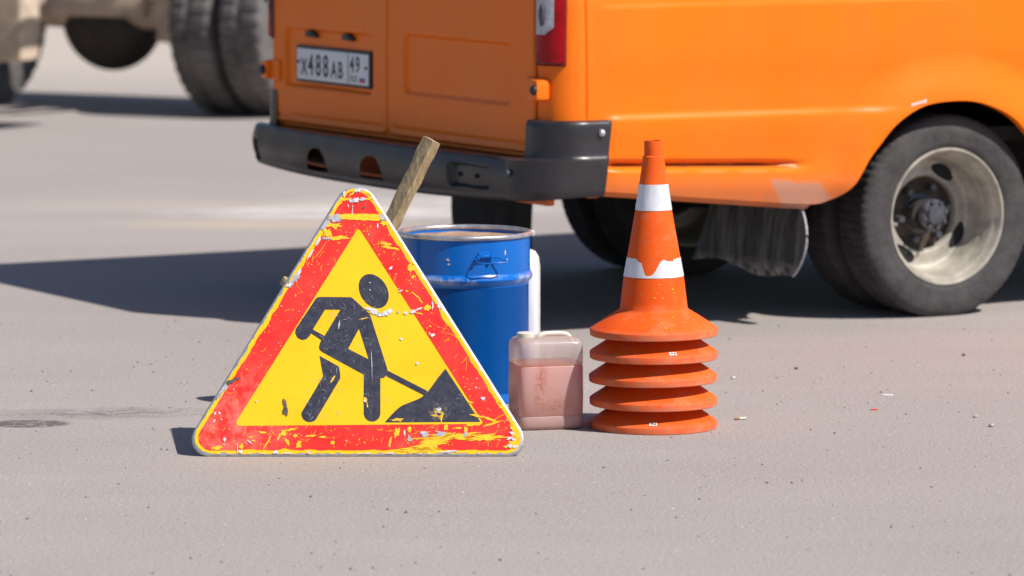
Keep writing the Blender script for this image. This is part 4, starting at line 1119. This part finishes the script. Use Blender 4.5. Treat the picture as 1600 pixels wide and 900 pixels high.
for mir in (False, True):
    V, Fc = [], []; nu = 60
    L0 = RC * math.pi / 2
    uend = lambda z: L0 + 0.066 + 0.036 * (z - 0.48) / 0.245
    rowsz = [(0.722, 0.002), (0.726, 0.018), (0.724, 0.030), (0.716, 0.036)] + [(0.70 - 0.01 * k, 0.038 + 0.0004 * k) for k in range(9)] + [(0.612, 0.043), (0.604, 0.046)] + [(0.598 - 0.008 * k, 0.050) for k in range(14)] + [(0.482, 0.046), (0.477, 0.036), (0.478, 0.0)]
    for i in range(nu + 1):
        f = i / nu
        for (z, off) in rowsz:
            u = -0.022 + (uend(z) + 0.022) * f
            rearw = 1 - sstep(-0.02, L0 * 0.95, u)
            oo = off
            if z < 0.603 and off > 0.03 and not mir: oo = off + 0.060 * rearw + 0.004
            if f > 0.94: oo = min(oo, off * (1 - ((f - 0.94) / 0.06) ** 2 * 0.9))
            p = corner_pt(u, oo * (0.45 if mir else 1.0)); zz = z - (0.014 * rearw if z < 0.49 else 0)
            V.append((p[0], W - p[1] if mir else p[1], zz))
    n = len(rowsz)
    for i in range(nu):
        for j in range(n - 1):
            q = (i * n + j, (i + 1) * n + j, (i + 1) * n + j + 1, i * n + j + 1); Fc.append(q if not mir else q[::-1])
    capo = mesh_obj('bumper_end_cap', V, Fc, M['bumper'], van, True, autosmooth=45)
    p = corner_pt(L0 + 0.045, 0.041); bm = bmesh.new(); bmesh.ops.create_uvsphere(bm, u_segments=14, v_segments=8, radius=0.013)
    k = bm_obj('cap_bolt', bm, M['rimsteel'], capo, True); k.location = (p[0], W - p[1] if mir else p[1], 0.685)
    if mir: continue
    p = corner_pt(0.0, 0.118); bm = bmesh.new(); bmesh.ops.create_uvsphere(bm, u_segments=14, v_segments=8, radius=0.012)
    k = bm_obj('sensor_stud', bm, M['hub'], capo, True); k.location = (p[0], W - p[1] if mir else p[1], 0.555)
# underbody
bm = bmesh.new(); add_box(bm, (2.6, W / 2, 0.615), (5.0, 1.90, 0.05)); bm_obj('floor_pan', bm, M['under'], van)
for b in (0.60, 1.47):
    bm = bmesh.new(); add_box(bm, (2.55, b, 0.535), (4.9, 0.09, 0.11), 0.01); bm_obj('frame_rail', bm, M['under'], van)
tube('rear_axle', [(1.56, 0.14, 0.342), (1.56, W - 0.14, 0.342)], 0.055, M['under'], van, 16)
bm = bmesh.new(); bmesh.ops.create_uvsphere(bm, u_segments=24, v_segments=14, radius=0.17); ob = bm_obj('differential', bm, M['under'], van, True); ob.location = (1.56, W / 2, 0.35)
for b in (0.62, 1.45):
    V, Fc = tube_geo(spline([(0.75, b, 0.47), (1.2, b, 0.33), (1.56, b, 0.30), (1.95, b, 0.34), (2.4, b, 0.48)], 5), 0.03, 8); mesh_obj('leaf_spring', V, Fc, M['under'], van)
# wheel wells
for mir in (0, 1):
    V, Fc = [], []; nA = 28
    for i in range(nA + 1):
        q = math.pi * i / nA
        for b in (0.035, 0.62):
            V.append((1.555 - 0.52 * math.cos(q), W - b if mir else b, 0.33 + 0.455 * math.sin(q)))
    for i in range(nA): Fc.append((2 * i, 2 * i + 1, 2 * i + 3, 2 * i + 2))
    c = len(V); V.append((1.555, W - 0.62 if mir else 0.62, 0.33))
    for i in range(nA): Fc.append((2 * i + 1, c, 2 * i + 3))
    mesh_obj('wheel_well', V, Fc, M['under'], van, True, autosmooth=50)
# wheels
TR, TW = 0.350, 0.187
def tyre_profile(R, Wd, rin):
    s = Wd / 2
    side = [(rin, s * 0.70), (rin + 0.008, s * 0.82), (rin + 0.028, s * 0.95), (rin + 0.034, s * 0.945), (rin + (R - rin) * 0.42, s), (rin + (R - rin) * 0.66, s * 0.985), (R - 0.026, s * 0.93), (R - 0.022, s * 0.915), (R - 0.012, s * 0.86), (R - 0.005, s * 0.79)]
    tread = []
    for g_ in (0.62, 0.36, 0.10, -0.10, -0.36, -0.62):
        tread += [(R - 0.001, s * (g_ + 0.09)), (R - 0.0, s * (g_ + 0.035)), (R - 0.009, s * (g_ + 0.025)), (R - 0.009, s * (g_ - 0.025)), (R, s * (g_ - 0.035))]
    P = side + tread + [(r, -w) for r, w in side[::-1]]
    return [(r, -w) for r, w in P]      # outer face at negative h
tp = tyre_profile(TR, TW, 0.226)
nside = 10
def tread_mod(i, k, r):
    if nside - 2 <= i < len(tp) - nside + 2 and k % 4 == 0 and r > TR - 0.008: return r - 0.003
    if (i in (6, 7, 8, 9) or i in (len(tp) - 7, len(tp) - 8, len(tp) - 9, len(tp) - 10)) and k % 4 == 0: return r - 0.0016
    return r
VT, FT = lathe_geo(tp, 288, axis='Y', mod=tread_mod)
tyre_me = None
def make_wheel(loc, flip, full=True):
    """dished disc wheel; local -y is the outer face"""
    global tyre_me
    s = -1 if flip else 1
    # rim barrel and disc
    pr = [(0.226, -0.066), (0.2345, -0.072), (0.2365, -0.078), (0.2345, -0.083), (0.2285, -0.083), (0.2235, -0.077), (0.2215, -0.066), (0.2130, -0.055), (0.2080, -0.048), (0.2065, -0.018), (0.2000, -0.008), (0.1965, 0.002), (0.1950, 0.030), (0.1900, 0.044),
          (0.184, 0.058), (0.176, 0.062), (0.160, 0.060), (0.142, 0.054), (0.134, 0.055), (0.128, 0.062), (0.126, 0.080)]
    wh = lathe('wheel', pr, 96, M['rim'], van, axis='Y', auto=40)
    wh.location = loc
    if flip: wh.rotation_euler = (0, 0, math.pi)
    if tyre_me is None:
        ty = mesh_obj('tyre', VT, FT, M['tyre'], wh, True, autosmooth=38); tyre_me = ty.data
    else:
        ty = bpy.data.objects.new('tyre', tyre_me); col.objects.link(ty); ty.parent = wh
    if not full: return wh
    lathe('brake_drum', [(0.0, 0.086), (0.095, 0.086), (0.110, 0.090), (0.127, 0.090), (0.127, 0.079)], 48, M['rust'], wh, axis='Y')
    lathe('hub', [(0.0, -0.018), (0.030, -0.018), (0.034, -0.014), (0.036, -0.006), (0.050, -0.004), (0.054, 0.002), (0.054, 0.010), (0.048, 0.016), (0.046, 0.07), (0.070, 0.078)], 48, M['hub'], wh, axis='Y')
    for k in range(8):
        q = 2 * math.pi * (k + 0.3) / 8; bm = bmesh.new()
        bmesh.ops.create_cone(bm, cap_ends=True, segments=6, radius1=0.008, radius2=0.008, depth=0.016, matrix=Matrix.Translation((0.045 * math.cos(q), -0.006, 0.045 * math.sin(q))) @ Matrix.Rotation(math.pi / 2, 4, 'X'))
        bm_obj('hub_bolt', bm, M['hub'], wh)
    for k in range(6):
        q = 2 * math.pi * (k + 0.15) / 6; bm = bmesh.new()
        bmesh.ops.create_cone(bm, cap_ends=True, segments=6, radius1=0.0145, radius2=0.0125, depth=0.040, matrix=Matrix.Translation((0.096 * math.cos(q), 0.070, 0.096 * math.sin(q))) @ Matrix.Rotation(math.pi / 2, 4, 'X'))
        bm_obj('wheel_nut', bm, M['hub'], wh, False)
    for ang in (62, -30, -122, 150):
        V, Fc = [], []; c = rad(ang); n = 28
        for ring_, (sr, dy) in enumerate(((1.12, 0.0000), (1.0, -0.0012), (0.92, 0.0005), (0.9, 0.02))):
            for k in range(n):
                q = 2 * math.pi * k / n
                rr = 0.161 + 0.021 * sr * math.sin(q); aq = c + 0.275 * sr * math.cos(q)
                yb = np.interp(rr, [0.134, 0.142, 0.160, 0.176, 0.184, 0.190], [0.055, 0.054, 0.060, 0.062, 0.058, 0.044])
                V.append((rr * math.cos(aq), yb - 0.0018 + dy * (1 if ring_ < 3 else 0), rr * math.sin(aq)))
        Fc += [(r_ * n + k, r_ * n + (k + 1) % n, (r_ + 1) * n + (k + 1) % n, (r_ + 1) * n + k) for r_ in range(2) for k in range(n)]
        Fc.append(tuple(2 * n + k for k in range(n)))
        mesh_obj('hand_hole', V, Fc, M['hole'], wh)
    vs_ = tube('valve_stem', [(-0.205, -0.030, -0.02), (-0.190, -0.055, -0.02)], 0.006, M['rimsteel'], wh)
    return wh
YO = 0.018 + TW / 2
make_wheel((1.575, YO, TR - 0.007), False); make_wheel((1.575, YO + 0.232, TR - 0.007), True, False)
make_wheel((1.56, W - YO, TR - 0.007), True); make_wheel((1.56, W - YO - 0.232, TR - 0.007), False, False)
make_wheel((4.40, YO + 0.03, TR - 0.007), False); make_wheel((4.40, W - YO - 0.03, TR - 0.007), True)
# mud flaps
def flap(b0, b1, a, ztop, zbot, name, bulge, rim):
    V, Fc = [], []; nb, nz = 26, 18
    for i in range(nb + 1):
        f = i / nb
        for j in range(nz + 1):
            h = j / nz
            edge = 1 - 0.10 * sstep(0.45, 1, h) * (1 - sstep(0.0, 0.25, f))
            ff = f
            b = b0 + (b1 - b0) * ff + (0.085 * h * h * f if rim else 0.0) + (math.sin(math.pi * h) ** 0.8 * (1 - f) * (-0.075 if rim else 0.03))
            zz = ztop + (zbot - ztop) * h + 0.030 * (h) * (f - 0.35) * (1 if rim else 0) + 0.012 * h * math.cos(f * 9)
            V.append((a - bulge * math.sin(math.pi * h * 0.85) - 0.02 * h + 0.0025 * math.sin(f * 17 + 0.6 * math.sin(f * 9)) * h, b, zz))
    n = nz + 1
    for i in range(nb):
        for j in range(nz): Fc.append((i * n + j, i * n + j + 1, (i + 1) * n + j + 1, (i + 1) * n + j))
    k = len(V); V += [(x + 0.008, y, z) for x, y, z in V]
    Fc += [tuple(k + q for q in f[::-1]) for f in Fc[:]]
    bd = [i * n for i in range(nb + 1)] + [nb * n + j for j in range(1, n)] + [i * n + nz for i in range(nb - 1, -1, -1)] + [j for j in range(nz - 1, 0, -1)]
    for x, y in zip(bd, bd[1:] + bd[:1]): Fc.append((x, y, k + y, k + x))
    o = mesh_obj(name, V, Fc, M['flap'] if rim else M['under'], van, True, autosmooth=50)
    if rim:
        pts = [Vector(V[j]) + Vector((0.002, -0.004, 0)) for j in range(0, n)]
        tube('flap_edge_wire', pts, 0.004, M['chip_grey'], o, 8)
    return o
flap(0.060, 0.600, 0.985, 0.405, 0.165, 'mud_flap', 0.012, True)
flap(2.16, 1.60, 0.87, 0.48, 0.10, 'mud_flap', 0.02, False)
# little worn decal above the arch
rd = random.Random(4)
for k in range(6):
    a = 1.375 + k * 0.0105; z = 0.737 + k * 0.0022 - 0.0
    off = t_base(z) + crease(a, z) + flare(a, z) - 0.0012
    z = max(z, z_bottom(a, 0) + 0.012)
    bm = bmesh.new(); add_box(bm, (a, off - 0.0005, z), (0.0075, 0.0012, 0.009 if k < 5 else 0.013)); bm_obj('decal_mark', bm, M['sticker'], van)
# lights and grille at the nose
for s in (0, 1):
    bm = bmesh.new(); add_box(bm, (5.22, 0.36 if not s else W - 0.36, 0.85), (0.16, 0.36, 0.18), 0.04); bm_obj('headlight', bm, M['clear_lens'], van, True, 40)
bm = bmesh.new(); add_box(bm, (5.29, W / 2, 0.83), (0.09, 0.9, 0.2), 0.02); bm_obj('grille', bm, M['plastic_black'], van, True, 40)
bm = bmesh.new(); add_box(bm, (5.33, W / 2, 0.52), (0.18, 1.9, 0.22), 0.05); bm_obj('front_bumper', bm, M['bumper'], van, True, 40)

# ------------------------------------------------------------------ dusty truck in the background
tb_ = gp(482, 181)
truck = empty('dusty_truck', (tb_.x, tb_.y, 0), (0, 0, rad(62)))
tag(truck, 'dust covered heavy truck with twin rear wheels standing behind the van', 'truck')
KR, KW = 0.525, 0.275
ks = KW / 2
kp = [(0.27, ks * 0.75), (0.30, ks * 0.92), (0.37, ks), (0.44, ks), (0.485, ks * 0.95), (0.505, ks * 0.93), (0.516, ks * 0.90), (0.522, ks * 0.84), (0.525, ks * 0.6), (0.525, ks * 0.2), (0.512, ks * 0.17), (0.512, -ks * 0.17), (0.525, -ks * 0.2), (0.525, -ks * 0.6), (0.522, -ks * 0.84), (0.516, -ks * 0.90), (0.505, -ks * 0.93), (0.485, -ks * 0.95), (0.44, -ks), (0.37, -ks), (0.30, -ks * 0.92), (0.27, -ks * 0.75)]
kp = [(r, -w) for r, w in kp]
def ktread(i, k, r):
    if 5 <= i <= 9 and k % 8 in (0, 1, 2): return r - 0.009
    if 12 <= i <= 16 and k % 8 in (4, 5, 6): return r - 0.009
    return r
VK, FK = lathe_geo(kp, 320, axis='Y', mod=ktread); kt_me = None
def truck_wheel(y, flip, x=0.0):
    global kt_me
    wh = lathe('wheel', [(0.272, -0.10), (0.285, -0.115), (0.285, -0.125), (0.265, -0.115), (0.255, -0.05), (0.24, 0.03), (0.20, 0.055), (0.13, 0.05), (0.10, 0.02), (0.10, -0.06), (0.0, -0.06)], 64, M['dusty'], truck, axis='Y', auto=40)
    wh.location = (x, y, KR - 0.004)
    if flip: wh.rotation_euler = (0, 0, math.pi)
    if kt_me is None:
        ty = mesh_obj('tyre', VK, FK, M['tyre_dusty'], wh, True, autosmooth=35); kt_me = ty.data
    else:
        ty = bpy.data.objects.new('tyre', kt_me); col.objects.link(ty); ty.parent = wh
for y, fl_ in ((ks, False), (ks + 0.325, True), (2.19, False), (2.19 + 0.325, True)): truck_wheel(y, fl_)
tube('rear_axle', [(0, 0.30, 0.56), (0, 0.8, 0.56), (0, 1.32, 0.56), (0, 1.9, 0.56), (0, 2.35, 0.56)], [0.085, 0.095, 0.12, 0.095, 0.085], M['dusty'], truck, 20)
bm = bmesh.new(); bmesh.ops.create_uvsphere(bm, u_segments=32, v_segments=18, radius=0.28)
for v in bm.verts: v.co.x *= 0.75; v.co.y *= 1.12; v.co.z *= 1.08
o = bm_obj('differential', bm, M['darkiron'], truck, True); o.location = (0.06, 1.32, 0.515)
bm = bmesh.new(); add_box(bm, (-0.12, 1.30, 0.60), (0.10, 0.66, 0.15), 0.03); bm_obj('brake_beam', bm, M['dusty'], truck, True, 40)
for b in (0.86, 1.80):
    bm = bmesh.new(); add_box(bm, (-2.9, b, 1.06), (6.9, 0.07, 0.09), 0.01); bm_obj('frame_rail', bm, M['darkiron'], truck)
    V, Fc = tube_geo(spline([(-0.75, b - 0.01, 0.84), (-0.3, b, 0.73), (0, b, 0.70), (0.35, b, 0.73), (0.5, b, 0.80)], 5), 0.05, 8); mesh_obj('leaf_spring', V, Fc, M['darkiron'], truck)
    bm = bmesh.new(); add_box(bm, (-0.06, b, 0.52), (0.12, 0.12, 0.26), 0.02); bm_obj('spring_clamp', bm, M['dusty'], truck, True, 40)
for b in (0.30, 2.35):
    V, Fc = [], []; n = 12
    for k in range(n + 1):
        q = rad(-8 + 100 * k / n)
        for r_ in (0.62, 0.60):
            for bb in (b - 0.33, b + 0.33): V.append((r_ * math.cos(q), bb, KR + r_ * math.sin(q)))
    for k in range(n):
        a4, b4 = 4 * k, 4 * k + 4
        Fc += [(a4, a4 + 1, b4 + 1, b4), (a4 + 2, b4 + 2, b4 + 3, a4 + 3), (a4, b4, b4 + 2, a4 + 2), (a4 + 1, a4 + 3, b4 + 3, b4 + 1)]
    Fc += [(0, 2, 3, 1), (4 * n, 4 * n + 1, 4 * n + 3, 4 * n + 2)]
    mesh_obj('shadow_mudguard', V, Fc, M['darkiron'], truck)  # half fenders added out of view, shaped to extend the wheels' ground shadow
bm = bmesh.new(); add_box(bm, (0.62, 1.33, 0.98), (0.10, 1.60, 0.16), 0.02); bm_obj('tail_beam', bm, M['darkiron'], truck, True, 40)
bm = bmesh.new(); add_box(bm, (-0.72, 1.72, 0.62), (0.22, 0.74, 0.64), 0.06); bm_obj('tool_box', bm, M['dusty'], truck, True, 40)
bm = bmesh.new(); add_box(bm, (-3.7, 1.33, 1.22), (4.9, 2.66, 0.22), 0.02); bm_obj('deck', bm, M['deck'], truck, True, 40)
bm = bmesh.new(); add_box(bm, (-7.1, 1.33, 1.20), (1.7, 2.4, 0.7), 0.06); add_box(bm, (-7.0, 1.33, 2.05), (1.5, 2.36, 1.1), 0.12); bm_obj('cab', bm, M['deck'], truck, True, 40)
for y, fl_ in ((0.25, False), (2.38, True)): truck_wheel(y, fl_, -6.6)
bm = bmesh.new(); add_box(bm, (0.60, 1.33, 1.24), (0.80, 2.66, 0.14), 0.02); bm_obj('shadow_platform', bm, M['deck'], truck, True, 40)  # unseen platform added to throw the shadow band on the ground behind the axle
